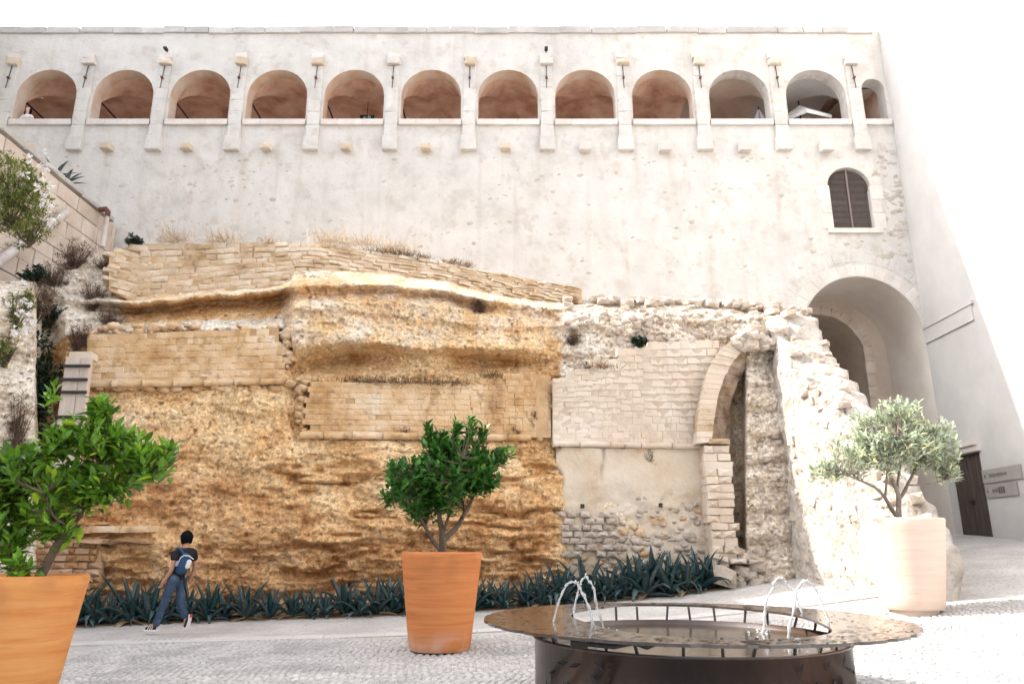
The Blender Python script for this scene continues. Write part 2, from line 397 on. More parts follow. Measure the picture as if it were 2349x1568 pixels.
def cob_geo(n=6):
    v = []; f = []
    for (r, z) in ((.5, -.3), (.49, .02), (.36, .13)):
        for k in range(n): t = 2*pi*(k+.5)/n; v.append((r*math.cos(t), r*math.sin(t), z))
    v.append((0, 0, .16))
    for a in (0, n):
        for k in range(n): f.append((a+k, a+(k+1) % n, a+n+(k+1) % n, a+n+k))
    for k in range(n): f.append((2*n+k, 2*n+(k+1) % n, 3*n))
    return np.array(v), f
CV, CF = cob_geo()
cob_me = mesh('cobblestone', CV, CF, True); cob_me.materials.append(M['cobble'])
for c in near:
    inst('cobblestone', cob_me, ground, (c[0], c[1], ZG(c[0], c[1])+.004), (0, 0, R_.uniform(0, 6)), (c[2], c[2]*c[3], .11))
rest = [c for c in cobs if c not in nearset]
cx = np.array([c[0] for c in rest]); cy = np.array([c[1] for c in rest]); cz = zg(cx, cy)+.004
s1 = np.array([c[2] for c in rest]); s2 = s1*np.array([c[3] for c in rest]); an = RNG.uniform(0, 6.28, len(rest))
vx = CV[None, :, 0]*s1[:, None]; vy = CV[None, :, 1]*s2[:, None]; vz = CV[None, :, 2]*.11
ca, sa = np.cos(an)[:, None], np.sin(an)[:, None]
V = np.stack([cx[:, None]+vx*ca-vy*sa, cy[:, None]+vx*sa+vy*ca, cz[:, None]+vz+RNG.uniform(-.003, .003, len(rest))[:, None]], -1).reshape(-1, 3)
nv = len(CV); Fs = [tuple(i+k*nv for i in q) for k in range(len(rest)) for q in CF]
mcob = material('grey_cobble_field', [(.25, (.32, .30, .285)), (.5, (.45, .43, .415)), (.75, (.57, .55, .53))], scale=7, bump=.3, bscale=25, bdist=.008, rough=.75, speck=(1.1, .5, (.27, .255, .25), .5))
mk('cobblestone', V, Fs, mcob, ground, True, kind='stuff')
# pale paving band crossing the yard
d = (BANDB-BANDA); d.z = 0; L = d.length; d.normalize(); nrm = Vector((-d.y, d.x, 0))
band_me = block_meshes('band', M['slab'], 5, bev=.02, jit=.008, rough=.0)
band = thing('paving_band', 'narrow band of pale paving slabs crossing the cobbles behind the middle pot', 'paving', (BANDA.x, BANDA.y, ZG(BANDA.x, BANDA.y)))
s = -.6
while s < L+9.0:
    ln = R_.uniform(.42, .62); p = BANDA+d*(s+ln/2); z = ZG(p.x, p.y)
    zz = ZG(p.x+d.x*.3, p.y+d.y*.3)-ZG(p.x-d.x*.3, p.y-d.y*.3)
    inst('slab', band_me[R_.randrange(5)], band, (p.x, p.y, z-.006), (pi/2*-1, 0, 0), (ln-.012, .05, .52))
    band.children[-1].rotation_euler = Euler((-pi/2, -math.atan2(zz, .6), math.atan2(d.y, d.x)), 'XYZ')
    s += ln

# ------------------------------------------------------------------ the arcaded fortress wall
YW, XR, ZT = 24.0, 13.8, 20.3
def arch_pts(cx, r, zs, z0, n=14, flip=1.0):      # closed outline: sill corners, springing, half circle
    p = [(cx-r, z0), (cx+r, z0)]
    for k in range(n+1):
        t = pi*k/n; p.append((cx+r*math.cos(t), zs+r*math.sin(t)*flip))
    return p
TT = 24/.8751/FPX
ARC = [(106+176.6*i-IW/2)*TT for i in range(-1, 11)]
AR, AZS, AZ0 = 1.10, 17.46, 16.44
holes = []
for i, c in enumerate(ARC): holes.append(arch_pts(c, AR, AZS, AZ0))
SMALL = (13.28, .42); holes.append(arch_pts(SMALL[0], SMALL[1], 17.75, AZ0))
WINX, WINR, WZS, WZ0 = 11.92, .76, 13.78, 12.2
win = [(WINX-WINR+.06, WZ0), (WINX+WINR-.06, WZ0), (WINX+WINR-.06, WZS-.1), (WINX+WINR, WZS-.1)]+[(WINX+WINR*math.cos(pi*k/14), WZS+WINR*math.sin(pi*k/14)) for k in range(15)]+[(WINX-WINR, WZS-.1), (WINX-WINR+.06, WZS-.1)]
holes.append(win)
GX, GR, GZS = 11.78, 2.02, 8.35
gate = [(GX-GR, .3), (GX+GR-.004, .3)]+[(GX+GR*math.cos(pi*k/22)-(.004 if k == 0 else 0), GZS+GR*1.02*math.sin(pi*k/22)) for k in range(23)]
holes.append(gate)
fort = thing('fortress_wall', 'tall pale plastered fortress wall with a high arcade of twelve openings above the rock', 'wall', (0, YW, 0))
outer = [(-20.5, -1), (XR, -1), (XR, ZT), (-20.5, ZT)]
# ragged-free outline, filled around the openings
polys = [[Vector((x, z, 0)) for (x, z) in outer]]+[[Vector((x, z, 0)) for (x, z) in h] for h in holes]
tris = tessellate_polygon(polys)
flat = [q for p in polys for q in p]
mb = MB(); mb.add([(q.x, YW, q.y) for q in flat], [t for t in tris])
mb.add([(-20.5, YW, ZT), (XR, YW, ZT), (XR, YW+6, ZT), (-20.5, YW+6, ZT)], [(0, 1, 2, 3)])
for q_, (h, dep) in enumerate([(h, .55) for h in holes[:-2]]+[(win, .35)]):
    if q_ < 10:
        n = len(h); mk('soffit', [(x, YW, z) for x, z in h]+[(x, YW+.55, z) for x, z in h], [(k, (k+1) % n, n+(k+1) % n, n+k) for k in range(1, n)], M['soffit'], fort, True); continue
    n = len(h); mb.add([(x, YW, z) for x, z in h]+[(x, YW+dep, z) for x, z in h], [(k, (k+1) % n, n+(k+1) % n, n+k) for k in range(n)])
mb.build('wall', M['plaster'], fort)
# back of wall behind the openings (gallery floor, back wall) and gate recess
mb = MB(); mb.box(-20.5, XR-.01, YW+.56, YW+5.9, 15.2, 15.4); mb.add([(-20.5, YW+4.3, 15.4), (XR-.01, YW+4.3, 15.4), (XR-.01, YW+4.3, ZT-.1), (-20.5, YW+4.3, ZT-.1)], [(0, 1, 2, 3)])
mb.box(XR-.05, XR-.01, YW+.56, YW+4.3, 15.4, ZT-.1); mb.box(-20.5, -20.4, YW+.1, YW+5.9, 15.4, ZT-.1)
mb.build('gallery_floor', M['vault'], fort)
NX, NY = 34, 38
for i, c in enumerate(ARC):
    x = np.linspace(-1.412, 1.412, NX); zsp = 16.85; rise = 1.82; yv = np.linspace(0, 3.75, NY); X_, Y_ = np.meshgrid(x, yv)
    z1 = zsp+rise*np.sqrt(np.clip(1-(X_/1.38)**2, 0, 1)); z2 = zsp+rise*np.sqrt(np.clip(1-((Y_-1.87)/1.87)**2, 0, 1))
    Zv = np.maximum(z1, z2)+.012*np.sin(X_*3+i)
    mk('vault', np.c_[(X_+c).ravel(), (Y_+YW+.55).ravel(), Zv.ravel()], gridfaces(NY, NX), M['vault' if i < 10 else ('tunnel' if i == 10 else 'plaster2')], fort)  # last two bays get paler colours in place of sunlight on their vaults
    # wall above the front arch, inside
x = SMALL[0]
mk('vault', [(x-.55, YW+.55, 18.1), (XR-.02, YW+.55, 18.1), (XR-.02, YW+4.2, 18.6), (x-.55, YW+4.2, 18.6)], [(0, 1, 2, 3)], M['tunnel'], fort)
# voussoir-like raised arch edge stones, sills, pilasters, anchor rods, corbels
sill_me = block_meshes('sill', M['dressed'], 4, bev=.03, jit=.006, rough=.004)
blk = block_meshes('dressed', M['dressed'], 8, bev=.05, jit=.02, rough=.02)
warm = block_meshes('warm', M['warmstone'], 6, bev=.09, jit=.06, rough=.06)
for i, c in enumerate(ARC):
    xx = c-1.13
    for ln in (.62, .84, .80):
        inst('sill', sill_me[R_.randrange(4)], fort, (xx+ln/2, YW-.03, AZ0-.11), (0, 0, 0), (ln-.01, .16, .22)); xx += ln
inst('sill', sill_me[0], fort, (SMALL[0], YW-.03, AZ0-.11), (0, 0, 0), (.95, .16, .22))
pilb = block_meshes('pil', M['plaster'], 8, bev=.04, jit=.02, rough=.02)
PIL = [ARC[0]-1.412+2.824*k for k in range(13)]
for k, xp in enumerate(PIL):
    pl = thing('x', '', '') if False else None
    z = 15.16; w = .62; pr = .46
    hts = [.55, .48, .55, .5, .52, .5, .45]
    for q, h in enumerate(hts):
        f_ = q/len(hts)
        ww = .54 if q == 0 else (.47-.06*f_)
        pr_ = .15-.11*f_ if q else .20
        inst('pilaster_block', pilb[R_.randrange(8)], fort, (xp+R_.uniform(-.012, .012), YW-pr_/2+.05, z+h/2), (0, 0, 0), (ww, pr_+.1, h-.012)); z += h
    if k % 3 != 1: inst('capital', (warm if k % 2 else blk)[R_.randrange(6)], fort, (xp, YW-.05, z+.12), (R_.uniform(-.1, .1), R_.uniform(-.08, .08), 0), (.46, .30, .22))
    else: inst('capital', warm[R_.randrange(6)], fort, (xp+.02, YW-.08, z+.12), (.1, .1, .05), (.40, .3, .3))
    # broken stone above the capital
    inst('stump', blk[R_.randrange(8)], fort, (xp-.03, YW-.04, z+.36), (R_.uniform(-.2, .2), R_.uniform(-.25, .25), 0), (.42, .2, .22))
    zr = z-.05
    mb = MB(); mb.tube([(xp, YW-.09, zr), (xp, YW-.09-.10, zr-1.0)], .017, 6)
    rod = mb.build('anchor_rod', M['iron'], fort)
    mb = MB(); mb.box(xp-.04, xp+.04, YW-.2, YW-.12, zr-.58, zr-.51); mb.build('rod_boss', M['rust'], rod)
    mb = MB(); mb.tube([(xp+.22, YW+.4, 17.62), (xp+.22, YW+4.2, 17.62)], .032, 6); mb.build('tie_rod', M['iron'], fort)
# security lamps on two pilasters
for k in (3, 8):
    mb = MB(); mb.box(PIL[k]-.06, PIL[k]+.06, YW-.28, YW-.1, 19.28, 19.36); mb.tube([(PIL[k], YW-.1, 19.3), (PIL[k], YW+.05, 19.2)], .02, 6)
    mb.build('floodlight', M['iron'], fort)
for px_, wm in zip((62, 245, 428, 611, 793, 978, 1160, 1342, 1524, 1708, 1895), (1, 1, 1, 1, 1, 1, 1, 0, 0, 0, 0)):
    p = W(px_, 337, YW-.15)
    inst('corbel', (warm if wm else blk)[R_.randrange(6)], fort, (p.x, YW-.15, p.z), (.12, 0, 0), (.34 if wm else .40, .38, .22 if wm else .34))
# string of weathered coping along the top
cop = block_meshes('coping', M['coping'], 8, bev=.05, jit=.03, rough=.03)
x = -20.4
while x < XR-.4:
    ln = R_.uniform(.7, 1.3); ln = min(ln, XR-.02-x)
    inst('coping_stone', cop[R_.randrange(8)], fort, (x+ln/2, YW+.08, ZT-.04+R_.uniform(-.025, .025)), (0, 0, 0), (ln-.008, .32, .27)); x += ln
# stones showing through the plaster
lum = lump_meshes('field', M['fieldstone'], 10, 8, 5, .35)
cnt = 0
while cnt < 285:
    px_ = R_.uniform(120, 2080); py_ = 360+280*R_.random()**1.2
    if px_ < 260 and py_ > 400: continue
    if 1850 < px_ < 2020 and 350 < py_ < 540: continue
    p = W(px_, py_, YW)
    if vn(np.array([p.x*.45]), np.array([p.z*.7]), 5)[0] < R_.uniform(.25, .62): continue
    if (p.x-GX)**2+(p.z-GZS)**2 < 2.9**2 or p.x > XR-.3: continue
    sx = R_.uniform(.06, .30)
    inst('stone', lum[R_.randrange(10)], fort, (p.x, YW+.012, p.z), (R_.uniform(-.2, .2), R_.uniform(-.4, .4), 0), (sx, .03+.04*sx, sx*R_.uniform(.35, .75))); cnt += 1
# rough quoin zone beside the corner
for k in range(70):
    p = Vector((XR-R_.random()**1.5*1.0-.1, YW, R_.uniform(10.9, 15.3)))
    sx = R_.uniform(.15, .42)
    inst('quoin_stone', lum[R_.randrange(10)], fort, (p.x, YW+.015, p.z), (R_.uniform(-.2, .2), R_.uniform(-.3, .3), 0), (sx, .06, sx*R_.uniform(.45, .7)), mat=None)
# louvred window
shut = mk('louvred_shutter', [(x, YW+.30, z) for x, z in win], [tuple(range(len(win)))], M['darkvoid'], fort)
sl = MB(); sl.add([(-.5, -.012, -.016), (.5, -.012, -.016), (.5, .028, .012), (-.5, .028, .012), (-.5, -.012, -.004), (.5, -.012, -.004), (.5, .028, .024), (-.5, .028, .024)],
                  [(0, 3, 2, 1), (4, 5, 6, 7), (0, 1, 5, 4), (1, 2, 6, 5), (2, 3, 7, 6), (3, 0, 4, 7)])
sl_me = mesh('slat', sl.v, sl.f); sl_me.materials.append(M['louvre'])
z = WZ0+.03
while z < WZS+WINR-.05:
    hw = WINR-.07 if z < WZS-.1 else (WINR*math.sqrt(max(0, 1-max(0, (z-WZS))**2/WINR**2))-.01)
    inst('slat', sl_me, shut, (WINX, YW+.17, z), (0, 0, 0), (2*hw, 1.3, 1.15)); z += .046
MB().box(WINX-.03, WINX+.03, YW+.10, YW+.135, WZ0, WZS+WINR-.04).build('mullion', M['louvre'], shut)
for sgn in (-1, 1):
    z = WZ0-.05
    for h, w in ((.62, .42), (.5, .34), (.55, .45)):
        inst('surround_block', blk[R_.randrange(8)], fort, (WINX+sgn*(WINR-.055+w/2+.01), YW+.055, z+h/2), (0, 0, 0), (w, .16, h-.01)); z += h
inst('sill', sill_me[1], fort, (WINX, YW, WZ0-.12), (0, 0, 0), (1.9, .2, .18))
def voussoirs(parent, name, cx, zs, r, th, y0, dep, n, meshes, t0=0, t1=pi, jit=.0):
    for k in range(n):
        t = t0+(t1-t0)*(k+.5)/n; rr = r+th/2
        inst(name, meshes[R_.randrange(len(meshes))], parent, (cx+rr*math.cos(t), y0+R_.uniform(-jit, jit), zs+rr*math.sin(t)), (0, -(t-pi/2), 0),
             ((t1-t0)/n*(r+th*.5)-.012, dep, th*R_.uniform(.9, 1.05)))
voussoirs(fort, 'voussoir', WINX, WZS, WINR+.01, .36, YW+.062, .14, 7, blk)
voussoirs(fort, 'voussoir', GX, GZS, GR*1.02+.01, .42, YW+.052, .12, 17, blk, .45, pi-.3, .004)
ring = block_meshes('ring', M['ringstone'], 6, bev=.04, jit=.03, rough=.04)
voussoirs(fort, 'voussoir', GX, GZS, GR*1.02+.50, .36, YW+.06, .14, 24, block_meshes('out', M['plaster'], 6), .75, pi-.5, .01)
# gate recess: outer barrel, inner arch of rough stone, dark tunnel
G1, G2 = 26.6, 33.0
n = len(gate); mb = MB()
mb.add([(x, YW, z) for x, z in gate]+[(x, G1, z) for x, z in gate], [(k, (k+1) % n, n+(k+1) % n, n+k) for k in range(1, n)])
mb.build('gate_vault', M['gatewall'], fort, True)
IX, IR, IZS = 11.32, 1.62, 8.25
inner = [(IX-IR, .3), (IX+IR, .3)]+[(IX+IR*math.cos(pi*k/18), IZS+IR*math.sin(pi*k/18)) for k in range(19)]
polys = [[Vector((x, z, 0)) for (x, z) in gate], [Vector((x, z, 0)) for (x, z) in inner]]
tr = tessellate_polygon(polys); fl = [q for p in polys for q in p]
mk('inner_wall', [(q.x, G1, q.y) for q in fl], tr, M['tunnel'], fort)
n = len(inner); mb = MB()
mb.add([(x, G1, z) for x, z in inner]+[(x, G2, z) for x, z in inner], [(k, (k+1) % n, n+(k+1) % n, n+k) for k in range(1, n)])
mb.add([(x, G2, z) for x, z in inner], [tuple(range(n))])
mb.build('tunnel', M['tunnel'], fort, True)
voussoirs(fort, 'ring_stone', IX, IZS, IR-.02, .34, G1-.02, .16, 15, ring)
z = 2.0
while z < IZS-.1:
    h = R_.uniform(.34, .5); inst('ring_stone', ring[R_.randrange(6)], fort, (IX+IR+.15, G1-.02, z+h/2), (0, 0, 0), (.36, .16, h-.01)); z += h
# ------------------------------------------------------------------ right wall (tall lit bastion) with door
bast = thing('bastion_wall', 'tall sunlit white wall closing the yard on the right, with a low door', 'wall', (XR, 16, 0))
DA, DB, DZ0, DZ1 = 22.15, 23.7, 1.72, 4.22
mb = MB()
def q4(a, b, c, d_): mb.add([a, b, c, d_], [(0, 1, 2, 3)])
q4((XR, 4, -1), (XR, DA, -1), (XR, DA, 30), (XR, 4, 30)); q4((XR, DB, -1), (XR, 24, -1), (XR, 24, 30), (XR, DB, 30))
q4((XR, DA, DZ1), (XR, DB, DZ1), (XR, DB, 30), (XR, DA, 30)); q4((XR, DA, -1), (XR, DB, -1), (XR, DB, DZ0), (XR, DA, DZ0))
q4((XR, 24, ZT), (XR+6, 24, ZT), (XR+6, 24, 30), (XR, 24, 30)); q4((XR, 4, 30), (XR, 24, 30), (XR+6, 24, 30), (XR+6, 4, 30)); q4((XR, 4, -1), (XR, 4, 30), (XR+6, 4, 30), (XR+6, 4, -1))
for yy in (DA, DB): q4((XR, yy, DZ0), (XR+.3, yy, DZ0), (XR+.3, yy, DZ1), (XR, yy, DZ1))
q4((XR, DA, DZ1), (XR, DB, DZ1), (XR+.3, DB, DZ1), (XR+.3, DA, DZ1))
mb.build('wall', M['plaster2'], bast)
door = MB().box(XR+.07, XR+.12, DA, (DA+DB)/2-.006, DZ0, DZ1).build('door_leaf', M['door'], bast)
MB().box(XR+.07, XR+.12, (DA+DB)/2+.006, DB, DZ0, DZ1).build('door_leaf', M['door'], bast)
mb = MB(); yh = (DA+DB)/2-.08; mb.box(XR+.02, XR+.07, yh-.03, yh+.03, 2.72, 2.86); mb.box(XR-.01, XR+.03, yh-.02, yh+.22, 2.80, 2.84)
mb.build('handle', M['iron'], door)
for k in range(4):
    for a, b_ in ((DA+.01, (DA+DB)/2-.02), ((DA+DB)/2+.02, DB-.01)):
        w_ = (b_-a)/4
        MB().box(XR+.055, XR+.069, a+w_*k+.006, a+w_*(k+1)-.006, DZ0+.01, DZ1-.01).build('plank', M['door'], door)
for a, b_, h0, h1, pr in ((DA-.12, DB+.2, DZ1+.02, DZ1+.2, .10), (DA-.06, DB+.2, DZ1+.2, DZ1+.34, .16)):
    MB().box(XR-pr, XR+.02, a, b_, h0, h1).build('lintel', M['dressed'], bast)
MB().box(XR-.05, XR+.02, 21.3, 23.98, 8.02, 8.5).build('impost', M['plaster2'], bast)
MB().box(XR-.08, XR+.02, 21.2, 23.97, 8.5, 8.62).build('impost', M['plaster2'], bast)
pm = lump_meshes('chip', material('grey_patch', [(.3, (.22, .205, .195)), (.7, (.32, .30, .285))], scale=4), 5, 8, 4, .4)
for (a, b_) in ((2112, 92), (2150, 128), (2168, 188), (2140, 215), (2170, 320), (2108, 268), (2345, 440), (2330, 560), (2180, 430)):
    p = WX(a, b_, XR); inst('chip', pm[R_.randrange(5)], bast, (XR+.01, p.y, p.z), (0, 0, 0), (.05, R_.uniform(.12, .3), R_.uniform(.25, .55)))
# sign plates
def sign(nm, y0, y1, z0, z1, label, marks):
    s_ = thing(nm, label, 'sign', (XR-.03, (y0+y1)/2, z0))
    MB().box(XR-.045, XR-.02, y0, y1, z0, z1).build('plate', M['signplate'], s_)
    m_ = MB()
    h = z1-z0; yc = y1-.12
    m_.add([(XR-.048, yc+.05, z0+h*.5), (XR-.048, yc-.03, z0+h*.68), (XR-.048, yc-.03, z0+h*.32)], [(0, 1, 2)])
    yy = y1-.34
    for w_, hh in marks:
        m_.box(XR-.049, XR-.046, yy-w_, yy, z0+h*(.5-hh/2), z0+h*(.5+hh/2)); yy -= w_+.022
    m_.build('lettering', M['signink'], s_, kind='stuff')
M['signplate'] = plain('grey_sign_plate', (.33, .305, .29), rough=.6); M['signink'] = plain('sign_ink', (.12, .10, .095), rough=.7)
sA = WX(2258, 1100, XR); sB = WX(2347, 1086, XR)
sign('direction_sign', sB.y, sA.y, 3.28, 3.66, 'upper and longer grey direction sign right of the brown door', [(.035, .3), (.03, .22), (.04, .24), (.03, .24), (.025, .36), (.03, .22), (.05, .24), (.03, .3), (.035, .24), (.03, .24), (.04, .3), (.03, .22), (.03, .22), (.05, .24)])
sign('direction_sign', sB.y+.28, sA.y-.03, 2.86, 3.22, 'lower and shorter grey direction sign right of the brown door', [(.035, .3), (.03, .22), (.04, .24), (.03, .24), (.025, .36), (.08, .5), (.07, .5), (.08, .5)])
# ------------------------------------------------------------------ left wing, out of frame, whose shade covers the yard
wing = thing('fortress_wing', 'pale fortress wing standing left of the yard beyond the picture edge', 'wall', (-22, 6, 0))
mb = MB(); mb.box(-27, -19.75, -14, 17.5, -1, 19.4); mb.box(-27, -19.76, 17.5, 23.98, -1, 21.6)
mb.build('wall', M['plaster'], wing)
MB().box(-27.1, -19.7, -14, 17.4, 19.4, 19.7).build('parapet', M['coping'], wing)
# dark panels on the roof edge
for (a, b_, nm) in ((553, 630, 'left'), (1333, 1413, 'right')):
    A, B = W(a, 54, YW+.5), W(b_, 54, YW+.5)
    t_ = thing('roof_panel', 'thin dark flat panel on the fortress roof edge, %s of the two' % nm, 'roof panel', (A.x, YW+.5, ZT))
    MB().box(A.x, B.x, YW+.35, YW+1.4, ZT+.20, ZT+.26).build('panel', M['iron'], t_)
    for x_ in (A.x+.2, B.x-.2): MB().box(x_-.04, x_+.04, YW+.8, YW+.9, ZT-.02, ZT+.2).build('foot', M['iron'], t_)
# ------------------------------------------------------------------ the cliff
def Yb(px): return np.interp(px, [-80, 0, 110, 200, 650, 1280, 1700, 1900], [14.9, 14.9, 15.7, 16.1, 17.0, 18.3, 18.8, 18.9])
COLS = {
 -80: [(640,1.2),(655,.6),(665,.3),(680,.1),(700,0),(735,0),(760,-.1),(800,-.1),(850,-.1),(900,-.15),(1050,-.2),(1220,-.3),(1440,-.4)],
  80: [(640,1.2),(655,.5),(665,.2),(680,0),(700,-.1),(735,-.1),(760,-.15),(800,-.15),(850,-.15),(900,-.2),(1050,-.3),(1220,-.4),(1440,-.4)],
  98: [(640,2.2),(655,2),(665,1.9),(680,1.9),(700,1.8),(735,1.8),(760,1.8),(800,1.8),(850,1.8),(900,1.8),(1050,1.6),(1220,1.2),(1440,.9)],
 128: [(620,2.2),(655,1.9),(668,1.8),(690,1.7),(705,1.6),(735,1.5),(760,1.6),(790,1.6),(800,1.7),(885,1.7),(1050,1.5),(1220,1.0),(1430,.7)],
 150: [(600,2.2),(670,1.7),(685,1.4),(700,1.5),(715,1.35),(735,1.15),(745,1.05),(770,.8),(775,.8),(885,.8),(1050,.35),(1220,.15),(1425,0)],
 320: [(562,2.1),(690,1.6),(697,.9),(713,2.2),(730,1.65),(742,1.3),(752,1.0),(768,.65),(772,.85),(885,.8),(1050,.25),(1215,0),(1425,.3)],
 650: [(560,2.2),(650,1.6),(662,.85),(679,2.1),(700,1.6),(718,1.3),(730,1.1),(752,.65),(757,.85),(880,.8),(1050,.2),(1220,0),(1415,.35)],
 676: [(560,2.2),(638,1.3),(655,.55),(672,.95),(700,.5),(800,.3),(845,1.25),(870,.6),(876,.75),(1000,.75),(1070,.3),(1220,0),(1410,.35)],
 800: [(572,2.2),(640,1.2),(655,.5),(669,1.0),(700,.5),(785,.2),(824,1.8),(862,.75),(876,.75),(1000,.75),(1070,.1),(1220,-.05),(1405,.4)],
 980: [(600,2.2),(650,1.2),(662,.6),(676,1.15),(700,.65),(800,.45),(818,.85),(870,.75),(880,.75),(1002,.75),(1070,.1),(1200,-.05),(1395,.45)],
 1100:[(624,2.2),(672,1.3),(685,.65),(700,1.3),(720,.7),(800,.35),(828,1.9),(868,.8),(876,.75),(1004,.75),(1080,.1),(1200,0),(1390,.4)],
 1215:[(646,2.1),(686,1.4),(700,1.0),(714,1.1),(732,.85),(800,.5),(836,1.5),(862,.8),(868,.75),(1006,.75),(1085,.15),(1200,.05),(1382,.35)],
 1262:[(655,2.1),(690,1.4),(705,1.05),(720,1.15),(740,1.0),(800,1.0),(830,1.05),(855,.9),(860,.85),(1010,.8),(1090,.3),(1200,.15),(1376,.3)],
 1300:[(685,1.8),(700,1.3),(720,1.0),(735,.9),(750,.85),(790,.8),(805,.8),(835,.62),(840,.62),(1020,.62),(1100,.5),(1200,.5),(1368,.5)],
 1500:[(690,1.8),(702,1.2),(718,.75),(735,.7),(750,.7),(770,.7),(785,.65),(800,.62),(810,.62),(1025,.62),(1100,.5),(1200,.5),(1350,.5)],
 1662:[(692,1.8),(702,1.2),(718,.7),(735,.6),(745,.6),(760,.6),(770,.6),(800,.6),(815,.62),(1025,.62),(1100,.55),(1200,.5),(1340,.5)],
 1684:[(694,1.8),(704,1.2),(720,.7),(738,.55),(750,.5),(765,.5),(775,.6),(800,1.0),(820,1.15),(1025,1.2),(1100,1.2),(1200,1.2),(1340,1.2)],
 1702:[(698,1.8),(706,1.2),(722,.6),(740,.4),(755,.3),(772,.2),(785,.3),(805,.9),(830,1.2),(1025,1.25),(1100,1.25),(1200,1.2),(1340,1.2)],
 1712:[(700,1.8),(710,1.1),(725,.5),(745,.3),(760,.2),(780,.1),(800,0),(830,-.1),(860,-.15),(1025,-.25),(1100,-.3),(1200,-.35),(1345,-.4)],
 1800:[(710,1.8),(718,1.0),(730,.4),(750,.2),(765,.1),(790,0),(810,-.05),(840,-.1),(870,-.2),(1025,-.3),(1100,-.4),(1200,-.5),(1350,-.6)],
 1862:[(714,1.6),(722,1.0),(735,.4),(760,.3),(780,.2),(800,.1),(830,0),(850,0),(880,-.1),(1025,-.2),(1100,-.3),(1200,-.4),(1360,-.5)],
}
for k_ in COLS:
    if 150 <= k_ <= 1262:
        c_ = COLS[k_]; q_ = c_[9][0]; c_[9] = (q_, .64 if k_ < 1250 else .7); c_[10] = (q_+38, .36)
kx = np.array(sorted(COLS)); KP = np.array([[q[0] for q in COLS[k]] for k in kx], float); KO = np.array([[q[1] for q in COLS[k]] for k in kx], float)
pxs = np.arange(-80, 1862.1, 3.0); NR = 260
tt = np.linspace(0, 1, NR)
PX = np.repeat(pxs[None, :], NR, 0); PY = np.zeros_like(PX); OFF = np.zeros_like(PX); SEM = np.zeros_like(PX)
for j, p in enumerate(pxs):
    py_ = np.array([np.interp(p, kx, KP[:, q]) for q in range(13)]); of_ = np.array([np.interp(p, kx, KO[:, q]) for q in range(13)])
    py_ = np.r_[py_, py_[-1]+60]; of_ = np.r_[of_, of_[-1]]
    yy = py_[0]+(py_[-1]-py_[0])*tt
    # wobble the ledge lines so that no strata is ruled
    wob = 15*(float(fbm(np.array([p/60.]), np.array([2.2]), 9, 3)[0]))+5*(float(fbm(np.array([p/17.]), np.array([7.2]), 12, 2)[0]))
    mid = py_.copy(); mid[1:7] += wob
    OFF[:, j] = np.interp(yy, mid, of_); SEM[:, j] = np.interp(yy, mid, np.arange(14)); PY[:, j] = yy
OFF[1:-1] = (OFF[:-2]+2*OFF[1:-1]+OFF[2:])/4
Y0 = Yb(PX)+OFF
u_ = (PX-IW/2)/FPX; v_ = (IH/2-PY)/FPX; by = CP-v_*SP; bz = SP+v_*CP
X0 = u_*Y0/by; Z0 = CAMZ+bz*Y0/by
def turb(x, y, seed, o, per=.6):
    s = 0; a_ = 1.; t_ = 0
    for k in range(o): s = s+a_*np.abs(vn(x*2**k, y*2**k, seed+k*13)-.5)*2; t_ += a_; a_ *= per
    return s/t_-.45
big = fbm(X0*.45, Z0*.6, 1, 2)*.32
med = turb(X0*.9, Z0*1.5, 2, 6, .62)*(.26+.12*np.clip((PY-1000)/60, 0, 1))
fine = turb(X0*5, Z0*8, 3, 4, .7)*.16
ph_ = Z0*1.55+X0*.05+fbm(X0*.5, Z0*.5, 33, 3)*1.6
fr_ = ph_-np.floor(ph_); terr = np.where(fr_ < .82, fr_*.12, (1-fr_)/.18*.82*.12)*(vn(X0*.35, np.floor(ph_)*3.7, 35) > .38)*1.2
med = med+terr
fiss = np.exp(-((X0+2.3+.25*fbm(X0*0+1.5, Z0*.9, 51, 3)*2)/.05)**2)+1.8*np.exp(-((X0-.15+.3*fbm(X0*0+4.5, Z0*.9, 52, 3)*2)/.04)**2)+np.exp(-((X0+6.4+.3*fbm(X0*0+7.5, Z0*.8, 53, 3)*2)/.05)**2)
fine = fine+.05*fiss
stra = np.abs(fbm(X0*.45+5, Z0*2.3, 4, 4))*2
low = np.clip((PY-1010)/80, 0, 1)*np.clip((PX-600)/60, 0, 1)*np.clip((1290-PX)/20, 0, 1)
lowL = np.clip((PY-1150)/80, 0, 1)*np.clip((620-PX)/60, 0, 1)*np.clip((PX-120)/30, 0, 1)
smooth_mask = np.clip((PX-1275)/25, 0, 1)*np.clip((1665-PX)/20, 0, 1)*np.clip((PY-830)/30, 0, 1)
wallz = np.clip((SEM-7.2)/.5, 0, 1)*np.clip((9.3-SEM)/.4, 0, 1)*np.clip((PX-180)/20, 0, 1)*np.clip((1262-PX)/20, 0, 1)
amp = 1-.85*smooth_mask-.8*wallz; amp = np.clip(amp, .08, 1); topz = np.clip((1.0-SEM)/.35, 0, 1)*np.clip((1340-PX)/15, 0, 1)*np.clip((PX-190)/20, 0, 1); amp = amp*(1-.8*topz); OFF = OFF; Y0 = Y0+.30*topz
groove = np.clip(.16-stra, 0, .16)/.16
disp = (big+med+fine)*amp + (low*.34+lowL*.25)*groove + .06*(vn(X0*11, Z0*11, 8) > .86)*amp
holes_ = np.clip(vn(X0*2.6, Z0*5.2, 21)-.80, 0, 1)*1.5*(low+lowL*.6+.15)*amp
YC = Y0+disp+holes_
YC[0, :] = 23.97
XC = u_*YC/by; ZC = CAMZ+bz*YC/by
